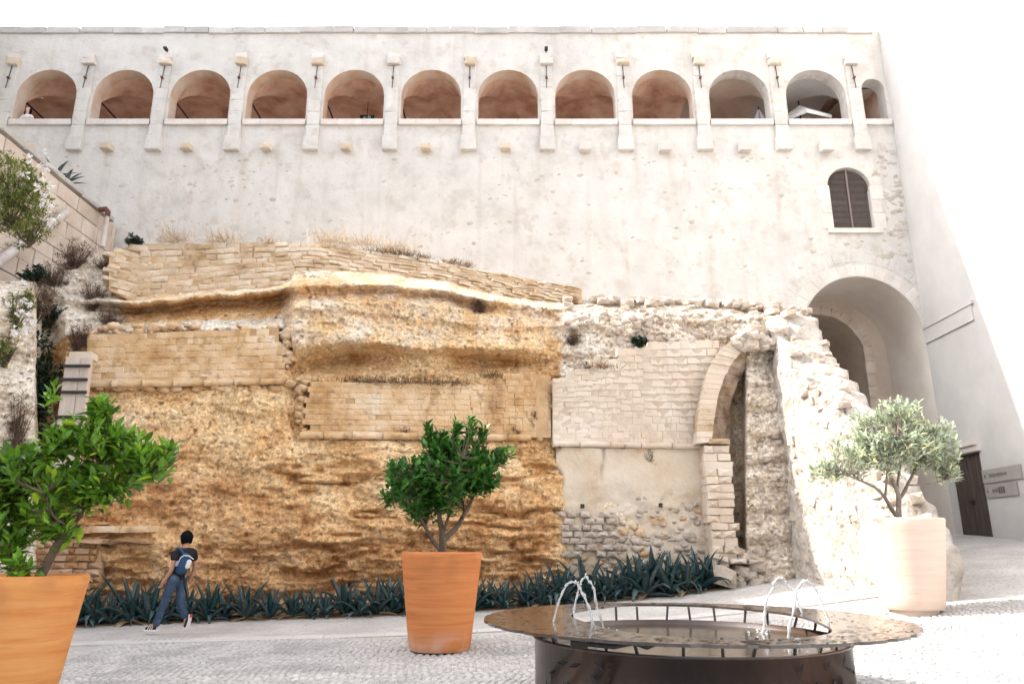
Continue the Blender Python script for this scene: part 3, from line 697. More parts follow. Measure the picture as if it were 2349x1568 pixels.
ZC[0, :] = ZC[1, :]-.15; XC[0, :] = XC[1, :]
cl_me = mesh('cliff', np.c_[XC.ravel(), YC.ravel(), ZC.ravel()], [q[::-1] for q in gridfaces(*XC.shape)], True)
pale = np.full(PX.shape, .12)
pale = np.maximum(pale, np.clip((330-PX)/90, 0, 1)*np.clip((775-PY)/25, 0, 1)*.95)
pale = np.maximum(pale, np.clip((110-PX)/15, 0, 1)*.75)
pale = np.maximum(pale, (SEM < 2.15)*(SEM > .9)*.44)
pale = np.maximum(pale, (SEM < 1.2)*.5)
pale = np.maximum(pale, (PX > 640)*(PX < 1290)*np.clip((840-PY)/60, 0, 1)*.46)
pale = np.maximum(pale, (PX < 660)*(SEM > 5.4)*(SEM < 7.2)*.8)
pale = np.maximum(pale, np.clip((PX-1255)/60, 0, 1)*np.clip((850-PY)/40, 0, 1)*.8)
pale = np.maximum(pale, np.clip((PX-1270)/25, 0, 1)*(.62-.25*np.clip((1420-PX)/100, 0, 1)*np.clip((PY-1040)/40, 0, 1)))
pale = np.maximum(pale, np.clip((PX-1704)/6, 0, 1)*1.0)
brown = np.clip((PY-1000)/260, 0, 1)*np.clip((1300-PX)/40, 0, 1)*.75+np.clip((660-PX)/80, 0, 1)*np.clip((PY-900)/120, 0, 1)*.25
brown = np.where((SEM > 2.6)*(SEM < 3.6)*(PX < 1290), .55, brown)
for nm, a in (('pale', pale), ('brown', brown)):
    at = cl_me.attributes.new(nm, 'FLOAT', 'POINT'); at.data.foreach_set('value', a.ravel().astype(np.float32))
cl_me.materials.append(M['rock'])
cliff = link('cliff', cl_me, None); props(cliff, kind='structure')
def YCL(px, py):            # depth of the rock face under a photo point
    j = int(np.clip(round((px+80)/3.0), 0, XC.shape[1]-1)); i = int(np.argmin(np.abs(PY[:, j]-py)))
    return float(YC[max(i, 1), j])

# ------------------------------------------------------------------ masonry on the rock
def course_wall(parent, name, meshes, px0, px1, top, bot, yfun, nrow, mean, tilt=0., ragged=0, skip=0, thick=.26, limit=300, proud=.014, flatc=True, wild=0):
    """courses follow the photo's lines between two profiles; every block a piece"""
    k = 0
    for r in range(nrow):
        px = px0(r) if callable(px0) else px0
        end = px1(r) if callable(px1) else px1
        while px < end-6 and k < limit:
            w = mean*random.uniform(.6, 1.45); w = min(w, end-px)
            if end-px-w < mean*.4: w = end-px
            c = px+w/2; t0, b0 = top(c), bot(c); h = (b0-t0)/nrow
            y0 = t0+h*r; py = y0+h/2
            if not (r < ragged and random.random() < .45*(1-r/max(ragged, 1))) and random.random() > skip:
                Y = yfun(c, py); A = W(px, py, Y); B = W(px+w, py, Y); T = W(c, y0, Y); Bt = W(c, y0+h, Y)
                dl = .5*(bot(px+w)-bot(px))+.5*float(np.clip(top(px+w)-top(px), -.12*w, .22*w)) if not flatc else bot(px+w)-bot(px); sl = math.atan2(W(px+w, py+dl, Y).z-A.z, B.x-A.x)
                ry = math.atan2(yfun(px+w, py)-yfun(px, py), B.x-A.x)
                inst(name, meshes[random.randrange(len(meshes))], parent, ((A.x+B.x)/2, Y+thick/2-proud*random.random(), (T.z+Bt.z)/2),
                     (tilt+random.uniform(-.01, .01)+wild*random.uniform(-.1, .1), -sl+wild*random.uniform(-.05, .05), ry+random.uniform(-.01, .01)+wild*random.uniform(-.12, .12)), ((B-A).length*random.uniform(.975, .998), thick, (T.z-Bt.z)*random.uniform(.955, .99)))
                k += 1
            px += w
    return k
def core(parent, px0, px1, top, bot, yfun, mat, name='core', back=.012, n=24, m=6):
    v = []
    for i in range(m+1):
        for j in range(n+1):
            p = px0+(px1-px0)*j/n; t, b = top(p), bot(p); q = t+(b-t)*i/m; v.append(W(p, q, yfun(p, q)+back+.02*math.sin(p*.13+q*.2)))
    return mk(name, v, [q[::-1] for q in gridfaces(m+1, n+1)], mat, parent, True)
li = lambda xs_, ys_: (lambda p: float(np.interp(p, xs_, ys_)))
sand = block_meshes('sand', M['sandblock'], 10, .016, .014, .02); palb = block_meshes('pale', M['paleblock'], 10, .008, .010, .008)
rubw = block_meshes('rubw', M['rubblewall'], 12, .06, .07, .07); brb = block_meshes('brick', M['brown_brick'], 8, .1, .06, .1)
ash = block_meshes('ash', M['ashlar'], 8, .03, .012, .03); rub = lump_meshes('rub', M['rubble'], 10, 8, 5, .35); wbl = block_meshes('wbl', M['rubble'], 10, .13, .09, .12)
sandl = lump_meshes('sandl', M['sandblock'], 8, 8, 5, .35)

# upper rubble courses under the fortress wall
tT = li([200, 320, 600, 760, 850, 1000, 1100, 1250, 1335], [590, 560, 556, 560, 576, 598, 620, 645, 662])
tB = li([200, 320, 650, 690, 1000, 1200, 1335], [640, 700, 655, 642, 662, 684, 694])
yf = lambda p, q: float(Yb(p))+1.45+.75*np.clip((tB(p)-q)/90, -.2, 1.1)
t_ = thing('rubble_retaining_wall', 'long low wall of rough rubble courses on top of the ochre rock', 'stone wall', W(760, 600, 18.8))
core(t_, 250, 1335, tT, tB, yf, M['sandmortar'], back=.02, n=60)
course_wall(t_, 'stone', rubw, lambda r: 218+random.uniform(0, 45), 1330, tT, tB, yf, 9, 34, limit=300, ragged=0, thick=.36, proud=.05, flatc=False, wild=.6)
# left ashlar patch on the rock
lT = li([200, 650], [768, 752]); lB = li([200, 655], [884, 876]); yl = lambda p, q: float(Yb(p))+.52
t_ = thing('ashlar_facing', 'ochre block facing with a ledge moulding set into the left of the rock', 'stone wall', W(430, 820, 16.9))
core(t_, 200, 640, lT, lB, yl, M['sandmortar'])
course_wall(t_, 'block', sand, 203, lambda r: 655-random.uniform(0, 14)-(r < 2)*random.uniform(10, 50), lT, lB, yl, 8, 27, ragged=1, skip=.03)
def moulding(parent, pts_px, yfun, r, mat, n=12, flat=.6):
    for (a, b) in zip(pts_px[:-1], pts_px[1:]):
        m_ = MB(); pts = []
        for k in range(5):
            f_ = k/4; px = a[0]+(b[0]-a[0])*f_*.985; py = a[1]+(b[1]-a[1])*f_
            p = W(px, py, yfun(px, py)); pts.append((p.x, p.y-.05, p.z+.008*math.sin(px)))
        m_.tube(pts, r, 10); m_.build('moulding', mat, parent, True)
moulding(t_, [(202, 882), (260, 882), (330, 881), (400, 881), (470, 879), (540, 877), (600, 876), (652, 875)], yl, .075, M['sandblock'])
# middle block facing
mT = li([690, 880, 1075, 1080, 1150, 1155, 1225, 1260], [874, 878, 880, 868, 868, 856, 856, 862]); mB = li([690, 1262], [998, 1003]); ym = lambda p, q: float(Yb(p))+.45
t_ = thing('ashlar_facing', 'ochre block facing behind the middle potted tree, below the grassy shelf', 'stone wall', W(960, 940, 17.9))
core(t_, 712, 1258, mT, mB, ym, M['sandmortar'], n=50)
course_wall(t_, 'block', sand, lambda r: 690+[22, 14, 18, 6, 10, 3, 8, 2, 6, 0][r], lambda r: 1228, mT, mB, ym, 10, 26, skip=.03)
rubp = lambda r: 1230
course_wall(t_, 'block', sand, 1231, 1262, mT, mB, lambda p, q: ym(p, q)+.06, 7, 20)
moulding(t_, [(690, 998), (745, 999), (810, 999), (880, 1000), (960, 1001), (1030, 1002), (1100, 1003), (1165, 1003), (1218, 1004)], ym, .085, M['sandblock'])
er = thing('rock_debris', 'eroded ochre stones crusting the edges of the block facings', 'stones', W(680, 900, 17.2))
for (pa, pb, qa, qb, n_) in ((640, 668, 755, 880, 16), (684, 702, 870, 1000, 16), (203, 650, 884, 896, 34), (692, 1255, 1004, 1016, 40), (1222, 1264, 862, 1000, 16), (200, 660, 748, 766, 26)):
    for k in range(n_):
        p = random.uniform(pa, pb); q = random.uniform(qa, qb); s_ = random.uniform(.1, .3)
        inst('stone', sandl[random.randrange(8)], er, W(p, q, float(Yb(p))+.62), (random.uniform(-.4, .4), random.uniform(-.4, .4), random.uniform(-.4, .4)), (s_*1.2, .3, s_*.7))
# right vaulted wall of pale blocks and the rendered wall below it
vT = li([1266, 1300, 1302, 1360, 1362, 1420, 1425, 1480, 1485, 1640], [868, 866, 850, 846, 826, 822, 800, 798, 786, 780]); vB = li([1266, 1620], [1016, 1024])
yv_ = lambda p, q: float(Yb(p))+.38-.22*np.clip((950-q)/150, 0, 1)-.25*np.clip((p-1480)/150, 0, 1)*np.clip((1000-q)/200, 0, 1)
t_ = thing('vault_wall', 'pale block wall curving into the broken vault right of the ochre rock', 'stone wall', W(1440, 900, 18.6))
core(t_, 1268, 1640, vT, vB, yv_, M['palemortar'], n=40, m=10, back=.003)
course_wall(t_, 'block', palb, 1267, lambda r: 1618+[30, 26, 22, 18, 14, 10, 6, 4, 2, 0, 0, 0, 0, 0][r], vT, vB, yv_, 14, 25, limit=300, proud=.007)
moulding(t_, [(1268, 1018), (1330, 1019), (1400, 1020), (1470, 1022), (1540, 1023), (1612, 1024)], yv_, .075, M['paleblock'])
# arch rib springing to the right: two rings of voussoirs on a pier
r0 = [(1598, 1016), (1600, 975), (1604, 938), (1610, 902), (1619, 866), (1632, 832), (1652, 802), (1680, 778), (1710, 762)]
r1 = [(1634, 1014), (1637, 975), (1642, 938), (1649, 904), (1660, 870), (1675, 840), (1694, 814), (1718, 794), (1742, 780)]
r2 = [(1662, 1012), (1666, 975), (1672, 940), (1681, 908), (1692, 878), (1706, 852), (1724, 830), (1744, 812), (1763, 800)]
rib = thing('broken_arch_rib', 'curved shell of the broken vault leaning right over a dark gap', 'arch', W(1650, 1000, 18.4))
def wedge_band(ca, cb, Ya, Yb2, dep, nm, mats, sub):
    A_ = [(a, b) for a, b in ca]; B_ = [(a, b) for a, b in cb]
    for i in range(len(A_)-1):
        for k in range(sub):
            g0 = (k+random.uniform(.01, .03))/sub; g1 = (k+random.uniform(.97, .995))/sub; j_ = random.uniform(-.025, .025)
            L = lambda C, g, Y: W(C[i][0]+(C[i+1][0]-C[i][0])*g+random.uniform(-.8, .8), C[i][1]+(C[i+1][1]-C[i][1])*g, Y)
            q = [L(A_, g0, Ya+j_), L(B_, g0, Yb2+j_), L(B_, g1, Yb2+j_), L(A_, g1, Ya+j_)]
            mk(nm, [*q]+[p+Vector((.02, dep, 0)) for p in q], [(0, 1, 2, 3), (7, 6, 5, 4), (0, 4, 5, 1), (1, 5, 6, 2), (2, 6, 7, 3), (3, 7, 4, 0)], mats[random.randrange(len(mats))], rib)
M['stained'] = material('stained_vault_stone', [(.34, (.13, .085, .055)), (.5, (.29, .21, .145)), (.66, (.48, .385, .295))], scale=2.4, bump=.5, bscale=12, rnd=.1, drip=(.28, .2, .14))  # stained stone; dark brown also paints in the inner rib band's shade
wedge_band(r0, r1, 18.50, 18.62, .5, 'rib_stone', [M['rubblewall'], M['paleblock'], M['paleblock']], 3)
wedge_band(r1, r2, 18.62, 18.98, .9, 'voussoir', [M['stained']], 2)
# pier below
pier = thing('stone_pier', 'rough pale stone pier under the broken arch rib beside the dark gap', 'pier', W(1645, 1280, 18.5))
pierb = block_meshes('pierb', M['paleblock'], 8, .05, .05, .06)
q = [W(1614, 1024, 18.66), W(1664, 1024, 18.66), W(1688, 1300, 18.66), W(1636, 1300, 18.66)]
mk('core', [*q]+[p+Vector((0, .7, 0)) for p in q], [(0, 1, 2, 3), (7, 6, 5, 4), (0, 4, 5, 1), (1, 5, 6, 2), (2, 6, 7, 3), (3, 7, 4, 0)], M['palemortar'], pier)
for r in range(15):
    q0 = 1022+r*17.6; w = random.uniform(26, 34); x0 = 1612+r*1.6+random.uniform(-3, 3)
    A, B, T, Bt = W(x0, q0+9, 18.6), W(x0+w+32, q0+9, 18.6), W(1640, q0, 18.6), W(1640, q0+17.6, 18.6)
    cut = random.uniform(.3, .7) if random.random() < .75 else 1
    for s0, s1 in (((0, cut), (cut, 1)) if cut < 1 else ((0, 1),)):
        a_, b_ = A.lerp(B, s0), A.lerp(B, s1)
        inst('block', (pierb if random.random() < .7 else palb)[random.randrange(8)], pier, ((a_.x+b_.x)/2, 18.62+.35+random.uniform(-.025, .03), (T.z+Bt.z)/2), (random.uniform(-.03, .03), random.uniform(-.025, .025), random.uniform(-.05, .05)), ((b_-a_).length*random.uniform(.97, 1.02), .8, (T.z-Bt.z)*random.uniform(.97, 1.03)))
inst('capital', rubw[1], pier, W(1644, 1016, 18.9), (0, .03, 0), (.5, .8, .12))
# rubble patches in the rendered wall
rw = thing('rendered_wall', 'cracked cream rendered wall with rubble patches behind the right agaves', 'stone wall', W(1450, 1300, 18.7))
rT = li([1275, 1640], [1026, 1030]); rB = li([1275, 1640], [1360, 1350])
yr = lambda p, q: float(Yb(p))+.38+.02*math.sin(p*.05)
v = []
M['render'] = material('cream_render', [(.25, (.46, .34, .225)), (.42, (.60, .50, .38)), (.6, (.68, .59, .49)), (.8, (.72, .66, .59))], scale=.9, bump=.5, bscale=8, bdist=.04,
                       speck=(2.2, .60, (.52, .30, .15), .75), pits=.3, pitscale=9)
nn, mm = 70, 56
for i in range(mm+1):
    for j in range(nn+1):
        p = 1276+(1636-1276)*j/nn; q = rT(p)+(rB(p)-rT(p))*i/mm
        crack = .12*math.exp(-((p-(1380+4*math.sin(q*.05)))/3.2)**2)*(1026 < q < 1105)
        low_ = .05*np.clip((q-1140-40*math.sin(p*.03))/30, 0, 1)+.10*float(vn(np.array([p*.08]), np.array([q*.1]), 31)[0])*np.clip((q-1110)/60, 0, 1)
        edge_ = .25*np.clip((1284+10*math.sin(q*.07)+14*np.clip((q-1150)/60, 0, 1)-p)/10, 0, 1)
        v.append(W(p, q, yr(p, q)+crack+low_+edge_))
mk('render', v, [q[::-1] for q in gridfaces(mm+1, nn+1)], M['render'], rw, True)
for k in range(190):
    p = random.uniform(1300, 1616); q = random.uniform(1120, 1300)
    if q < 1180 and p < 1460: continue
    if random.random() < .4*(q < 1180): continue
    s_ = random.uniform(.1, .30)
    inst('stone', (rub if random.random() < .75 else sandl)[random.randrange(8)], rw, W(p, q, yr(p, q)+.10), (random.uniform(-.2, .2), random.uniform(-.3, .3), 0), (s_, .17, s_*random.uniform(.4, .75)))
for r in range(7):
    for c in range(5):
        if random.random() < .25: continue
        p = 1288+c*26+(r % 2)*11+random.uniform(-4, 4)+r*1.5; q = 1180+r*15
        inst('stone', wbl[random.randrange(10)], rw, W(p, q, yr(p, q)+.08), (0, random.uniform(-.06, .06), random.uniform(-.1, .1)), (random.uniform(.22, .32), .3, .15))
for (p, q) in ((1336, 1160), (1297, 1325), (1515, 1158)):
    a = W(p, q, yr(p, q)+.02); MB().box(a.x-.05, a.x+.05, a.y-.02, a.y+.1, a.z-.05, a.z+.05).build('putlog_hole', M['darkvoid'], rw)
# bench slab in front of the dark gap, with loose stones
bench = thing('stone_bench', 'broken stone slab bench at the foot of the dark gap', 'bench', W(1710, 1330, 17.9))
A = W(1640, 1284, 18.1); B = W(1748, 1282, 18.1)
for k in range(3):
    a_, b_ = A.lerp(B, k/3), A.lerp(B, (k+1)/3)
    inst('slab', wbl[k], bench, ((a_.x+b_.x)/2, 18.5+.04*k, A.z-.02*k), (0, .03*(k-1), .05*(k-1)), ((b_-a_).x*1.04, .9, .12))
for k in range(12):
    g = random.random(); inst('stone', wbl[random.randrange(10)], bench, (A.x+(B.x-A.x)*g, 18.35+random.uniform(0, .1), A.z-random.uniform(.12, .6)), (random.uniform(-.2, .2), random.uniform(-.2, .2), random.uniform(-.2, .2)), (random.uniform(.25, .45), .5, random.uniform(.15, .28)))
for (p, q, s_, lb) in ((1697, 1258, .2, 'angular white stone lying left on the broken slab bench'), (1710, 1270, .22, 'rounded white stone lying right on the broken slab bench')):
    o = inst('loose_stone', wbl[3 if s_ < .21 else 5], None, W(p, q+6, 18.2), (.2, .3, .5), (s_*1.1, s_, s_*.8)); props(o, lb, 'stone')
ro = inst('boulder', wbl[7], None, W(1664, 1322, 17.95), (.1, .25, .4), (.42, .4, .38)); props(ro, 'pinkish boulder beside the last agave under the slab bench', 'boulder')

# ------------------------------------------------------------------ ruined buttress running towards the viewer
but = thing('ruined_buttress', 'sunlit ruined rubble buttress stepping down towards the right pot', 'ruin', (7.3, 16.2, .6))
TOPY = [13.6, 14.1, 14.6, 15.2, 15.8, 16.4, 17.0, 17.6, 18.2, 18.7, 19.3]
TOPZ = [1.5, 2.3, 2.9, 3.55, 4.2, 4.75, 5.2, 5.75, 6.4, 7.3, 7.4]
ny = 120; prof = []
for i in range(ny+1):
    y = 13.6+5.7*i/ny
    zt = float(np.interp(y, TOPY, TOPZ)); st = math.floor(zt/.42)*.42; zt = zt*.45+(st+.1)*.55
    xl = float(np.interp(y, [13.6, 14.8, 17.9, 19.3], [7.05, 6.72, 6.62, 6.7])); xr = xl+float(np.interp(y, [13.6, 15, 18, 19.3], [.75, 1.15, 1.35, 1.35]))
    z0 = ZG(xl, y)-.2
    nz_ = 70
    for k in range(nz_+1):
        f_ = k/nz_
        if f_ < .62: g = f_/.62; p = (xl+.10*g, z0+(zt-z0)*g)
        elif f_ < .80: g = (f_-.62)/.18; p = (xl+.10+(xr-xl-.15)*g, zt+.12*math.sin(pi*g))
        else: g = (f_-.8)/.2; p = (xr-.05, zt+(z0-zt)*g)
        prof.append((p[0], y, p[1]))
P = np.array(prof)
dn = fbm(P[:, 1]*.9, P[:, 2]*.9, 41, 3)*.25+turb(P[:, 1]*3, P[:, 2]*3+P[:, 0], 42, 4)*.16
dz = fbm(P[:, 1]*3, P[:, 0]*3, 43, 4)*.2
P[:, 0] += dn*np.where(P[:, 0] < P[:, 0].mean(), 1, -1); P[:, 2] += dz*np.clip((P[:, 2]-1.2)/1.2, 0, 1)
mk('core', P, [q[::-1] for q in gridfaces(ny+1, 71)]+[tuple(range(71))], M['ruinmortar'], but, True)
for k in range(70):
    y = random.uniform(13.8, 18.2); zt = float(np.interp(y, TOPY, TOPZ)); z = ZG(6.7, y)+random.random()**.8*(zt-ZG(6.7, y))
    i = int((y-13.6)/5.7*ny); sl_ = P[i*71:(i+1)*71]; c = sl_[:44]; q = c[np.argmin(np.abs(c[:, 2]-z))]
    s_ = random.uniform(.12, .36)
    inst('stone', (rub if random.random() < .6 else wbl)[random.randrange(10)], but, (q[0]+.03, y, z), (random.uniform(-.3, .3), random.uniform(-.3, .3), pi/2+random.uniform(-.3, .3)), (s_*1.1, .10, s_*random.uniform(.5, .8)))
for k in range(34):
    y = 13.7+5.3*k/34; i = int((y-13.6)/5.7*ny); sl_ = P[i*71:(i+1)*71]; q = sl_[random.randrange(44, 56)]
    inst('top_stone', wbl[random.randrange(10)], but, (q[0], y, q[2]), (random.uniform(-.3, .3), random.uniform(-.3, .3), random.uniform(-.6, .6)), (random.uniform(.16, .34), random.uniform(.16, .32), random.uniform(.1, .2)))
# rubble in the shaded return wall and the broken crown of the vault
cr = thing('rubble_crown', 'bright rubble heap of the broken vault above the pale block wall', 'ruin', W(1560, 760, 19.3))
for k in range(150):
    p = random.uniform(1300, 1850); q = random.uniform(694, 800) if p > 1500 else random.uniform(694, 840-(p-1300)*.3)
    if 1600 < p < 1690 and q > 775: continue
    s_ = random.uniform(.12, .40)
    inst('stone', (rub if random.random() < .7 else wbl)[random.randrange(10)], cr, W(p, q, YCL(p, q)+.03), (random.uniform(-.4, .4), random.uniform(-.4, .4), random.uniform(-.3, .3)), (s_*.8, .18, s_*random.uniform(.4, .65)))
for k in range(60):
    p = random.uniform(1300, 1860); q = float(np.interp(p, kx, KP[:, 0]))+random.uniform(0, 9)
    s_ = random.uniform(.2, .4)
    inst('top_stone', wbl[random.randrange(10)], cr, W(p, q, YCL(p, q+10)+.15), (random.uniform(-.3, .3), random.uniform(-.25, .25), random.uniform(-.4, .4)), (s_, .35, s_*.55))
for k in range(40):
    p = random.uniform(1690, 1800); q = random.uniform(752, 800)
    s_ = random.uniform(.16, .42); inst('stone', (rub if random.random() < .5 else wbl)[random.randrange(10)], cr, W(p, q, 18.55+random.uniform(-.1, .25)), (random.uniform(-.5, .5), random.uniform(-.5, .5), random.uniform(-.5, .5)), (s_, .35, s_*.65))
for k in range(150):
    p = random.uniform(1722, 1838); q = random.uniform(805, 1310)
    if p > 1765+(q-830)*.14: continue
    s_ = random.uniform(.07, .24)
    inst('stone', rub[random.randrange(10)], cr, W(p, q, YCL(p, q)+.015), (random.uniform(-.3, .3), random.uniform(-.3, .3), 0), (s_, .14, s_*.75))
# brown brick patch and slabs low at the left
bk = thing('brick_footing', 'brown stone brick footing under two slabs behind the left potted tree', 'stone wall', W(190, 1300, 15.8))
yb_ = lambda p, q: float(Yb(p))-.12
core(bk, 60, 232, li([60, 232], [1240, 1240]), li([60, 232], [1400, 1400]), yb_, M['sandmortar'], back=.1)
course_wall(bk, 'brick', brb, 62, lambda r: 222+random.uniform(-8, 8), li([60, 232], [1240, 1240]), li([60, 232], [1400, 1400]), yb_, 10, 24, thick=.3, proud=.08)
for a, b, q, z_ in ((120, 190, 1213, 0), (190, 262, 1214, .02), (262, 345, 1212, 0), (140, 230, 1236, -.04), (230, 340, 1235, -.05)):
    A, B = W(a, q, yb_(a, q)-.15), W(b, q, yb_(b, q)-.15)
    inst('slab', (sand if q < 1220 else brb)[random.randrange(8)], bk, (A+B)/2+Vector((0, .42 if q < 1220 else .36, z_)), (.03, random.uniform(-.04, .04), random.uniform(-.06, .06)), ((B-A).length*random.uniform(.9, 1.0), .6, .13 if q < 1220 else .10))
# ------------------------------------------------------------------ boarded pier in the left crevice
bp_ = thing('boarded_pier', 'pale boarded pier clamped with dark iron straps beside the dark crevice', 'pier', W(175, 1000, 15.6))
YP = 15.75
for (a0, b0, a1, b1, t0, t1) in ((152, 186, 106, 142, 820, 1130), (187, 206, 144, 170, 820, 1130)):
    q = [W(a0, t0, YP), W(b0, t0, YP), W(b1, t1, YP-.1), W(a1, t1, YP-.1)]
    mk('board', [*q]+[p+Vector((0, .14, 0)) for p in q], [(0, 3, 2, 1), (4, 5, 6, 7), (0, 1, 5, 4), (1, 2, 6, 5), (2, 3, 7, 6), (3, 0, 4, 7)], M['wood'], bp_)
q = [W(160, 806, YP+.05), W(208, 806, YP+.05), W(208, 822, YP+.05), W(157, 822, YP+.05)]
mk('cap_stone', [*q]+[p+Vector((0, .3, 0)) for p in q], [(0, 3, 2, 1), (4, 5, 6, 7), (0, 1, 5, 4), (1, 2, 6, 5), (2, 3, 7, 6), (3, 0, 4, 7)], M['paleblock'], bp_)
for (a, b, q) in ((148, 206, 839), (132, 200, 870), (138, 198, 899), (130, 190, 956)):
    A, B = W(a, q, YP-.08), W(b, q, YP-.08)
    MB().box(A.x, B.x, YP-.1, YP-.05, A.z-.03, A.z+.03).build('strap', M['iron'], bp_)
# ------------------------------------------------------------------ left ashlar wall of the ramp with pipes
XL = -13.8
lw = thing('ramp_wall', 'pinkish ashlar wall of the ramp high on the left under the oleander', 'stone wall', (XL, 20, 6))
MB().box(XL-.9, XL-.08, 14.0, 23.98, 4, 12.3).build('core', M['palemortar'], lw)
z = 6.2; r = 0
while z < 12.2:
    h = min(random.choice((.42, .5, .55)), 12.32-z); y = 15.2+(r % 2)*.4
    while y < 23.9:
        l_ = min(random.uniform(.7, 1.25), 23.95-y)
        inst('block', ash[random.randrange(8)], lw, (XL-.05+random.uniform(-.015, .01), y+l_/2, z+h/2), (0, 0, pi/2), (l_-.02, .22, h-.02)); y += l_
    z += h; r += 1
for k in range(9): inst('coping_stone', cop[k % 8], lw, (XL-.3, 15.4+.98*k, 12.38), (0, 0, pi/2), (.97, .8, .16))
dp = thing('drain_pipe', 'sloping off white drain pipe crossing the ashlar ramp wall', 'pipe', WX(-20, 612, XL+.35))
MB().tube([WX(-25, 616, XL+.35), WX(152, 489, XL+.2)], .13, 12).build('pipe', M['pipe'], dp, True)
for f_ in (.3, .62, .86):
    c = WX(-25, 616, XL+.35).lerp(WX(152, 489, XL+.2), f_); d_ = Vector((0, .83, .56))
    MB().tube([c-d_*.04, c+d_*.04], .15, 12).build('collar', M['pipe'], dp)
up = thing('vent_pipe', 'upright pale pipe with rusty bent top beside the ramp wall', 'pipe', W(237, 562, 22.6))
MB().tube([W(235, 566, 22.6), W(246, 497, 22.6)], .075, 10).build('pipe', M['pipe'], up, True)
c = W(246, 497, 22.6); MB().tube([c, c+Vector((0, 0, .18)), c+Vector((-.08, 0, .28)), c+Vector((-.3, 0, .25))], .085, 10).build('elbow', M['rust'], up, True)
# ------------------------------------------------------------------ potted trees
def terracotta(name, a, b, c):
    return material(name, [(.25, a), (.5, b), (.78, c)], scale=.9, stretch=(1, 1, 16), bump=.15, bscale=9, bdist=.01, rough=.8, spec=.2, speck=(2.0, .60, tuple(x*.72 for x in b), .45))
M['pot_mid'] = terracotta('terracotta', (.40, .125, .045), (.55, .20, .068), (.62, .27, .10))
M['pot_left'] = terracotta('bright_terracotta', (.52, .185, .05), (.62, .265, .085), (.68, .34, .125))
M['pot_right'] = terracotta('dusty_pale_terracotta', (.60, .45, .36), (.64, .51, .425), (.67, .56, .48))  # paleness stands in for overexposed sunlight on the right pot
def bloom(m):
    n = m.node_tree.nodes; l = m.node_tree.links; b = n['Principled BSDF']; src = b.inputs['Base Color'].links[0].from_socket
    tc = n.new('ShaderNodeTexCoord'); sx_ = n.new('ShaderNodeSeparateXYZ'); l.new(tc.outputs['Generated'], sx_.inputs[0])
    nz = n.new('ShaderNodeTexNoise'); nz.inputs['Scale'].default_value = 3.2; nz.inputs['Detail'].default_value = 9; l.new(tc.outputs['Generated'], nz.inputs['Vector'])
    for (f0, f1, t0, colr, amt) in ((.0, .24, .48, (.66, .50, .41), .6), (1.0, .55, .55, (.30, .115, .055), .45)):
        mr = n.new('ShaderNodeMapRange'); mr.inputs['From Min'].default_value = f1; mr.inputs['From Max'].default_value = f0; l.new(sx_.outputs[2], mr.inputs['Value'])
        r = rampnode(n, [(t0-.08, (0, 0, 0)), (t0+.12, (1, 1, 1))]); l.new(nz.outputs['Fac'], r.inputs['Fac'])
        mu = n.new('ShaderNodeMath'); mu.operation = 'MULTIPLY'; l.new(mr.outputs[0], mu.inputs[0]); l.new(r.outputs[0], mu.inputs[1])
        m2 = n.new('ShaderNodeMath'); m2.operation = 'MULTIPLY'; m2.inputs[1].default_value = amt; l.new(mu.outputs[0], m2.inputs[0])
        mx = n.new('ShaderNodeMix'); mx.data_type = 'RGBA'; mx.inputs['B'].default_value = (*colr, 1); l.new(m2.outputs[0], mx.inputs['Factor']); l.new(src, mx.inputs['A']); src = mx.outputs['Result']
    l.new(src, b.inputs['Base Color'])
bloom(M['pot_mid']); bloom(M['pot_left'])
def pot(label, x, y, z, rt, rb, h, mat, base=.0, feet=True):
    t = thing('flower_pot', label, 'pot', (x, y, z))
    prof = [(rb*.93, base), (rb, base+.05)]
    for k in range(1, 12): f_ = k/12; prof.append((rb+(rt-rb)*(f_**.93), base+.05+(h-.05)*f_))
    prof += [(rt, base+h-.03), (rt-.012, base+h), (rt-.055, base+h), (rt-.065, base+h-.05), (rt-.07, base+h-.18), (rt-.1, base+h-.3)]
    MB().lathe(prof, 64, (x, y, z)).build('body', mat, t, True)
    m_ = MB(); m_.lathe([(rt-.075, base+h-.12), (.3, base+h-.09), (.01, base+h-.07)], 40, (x, y, z)); m_.build('soil', M['soil'], t, True)
    MB().lathe([(rb*.8, 0), (rb*.8, base+.01), (rb*.9, base+.01), (.01, base+.012)], 40, (x, y, z)).build('plinth', M['iron'] if base < .06 else M['pot_right'], t)
    return t
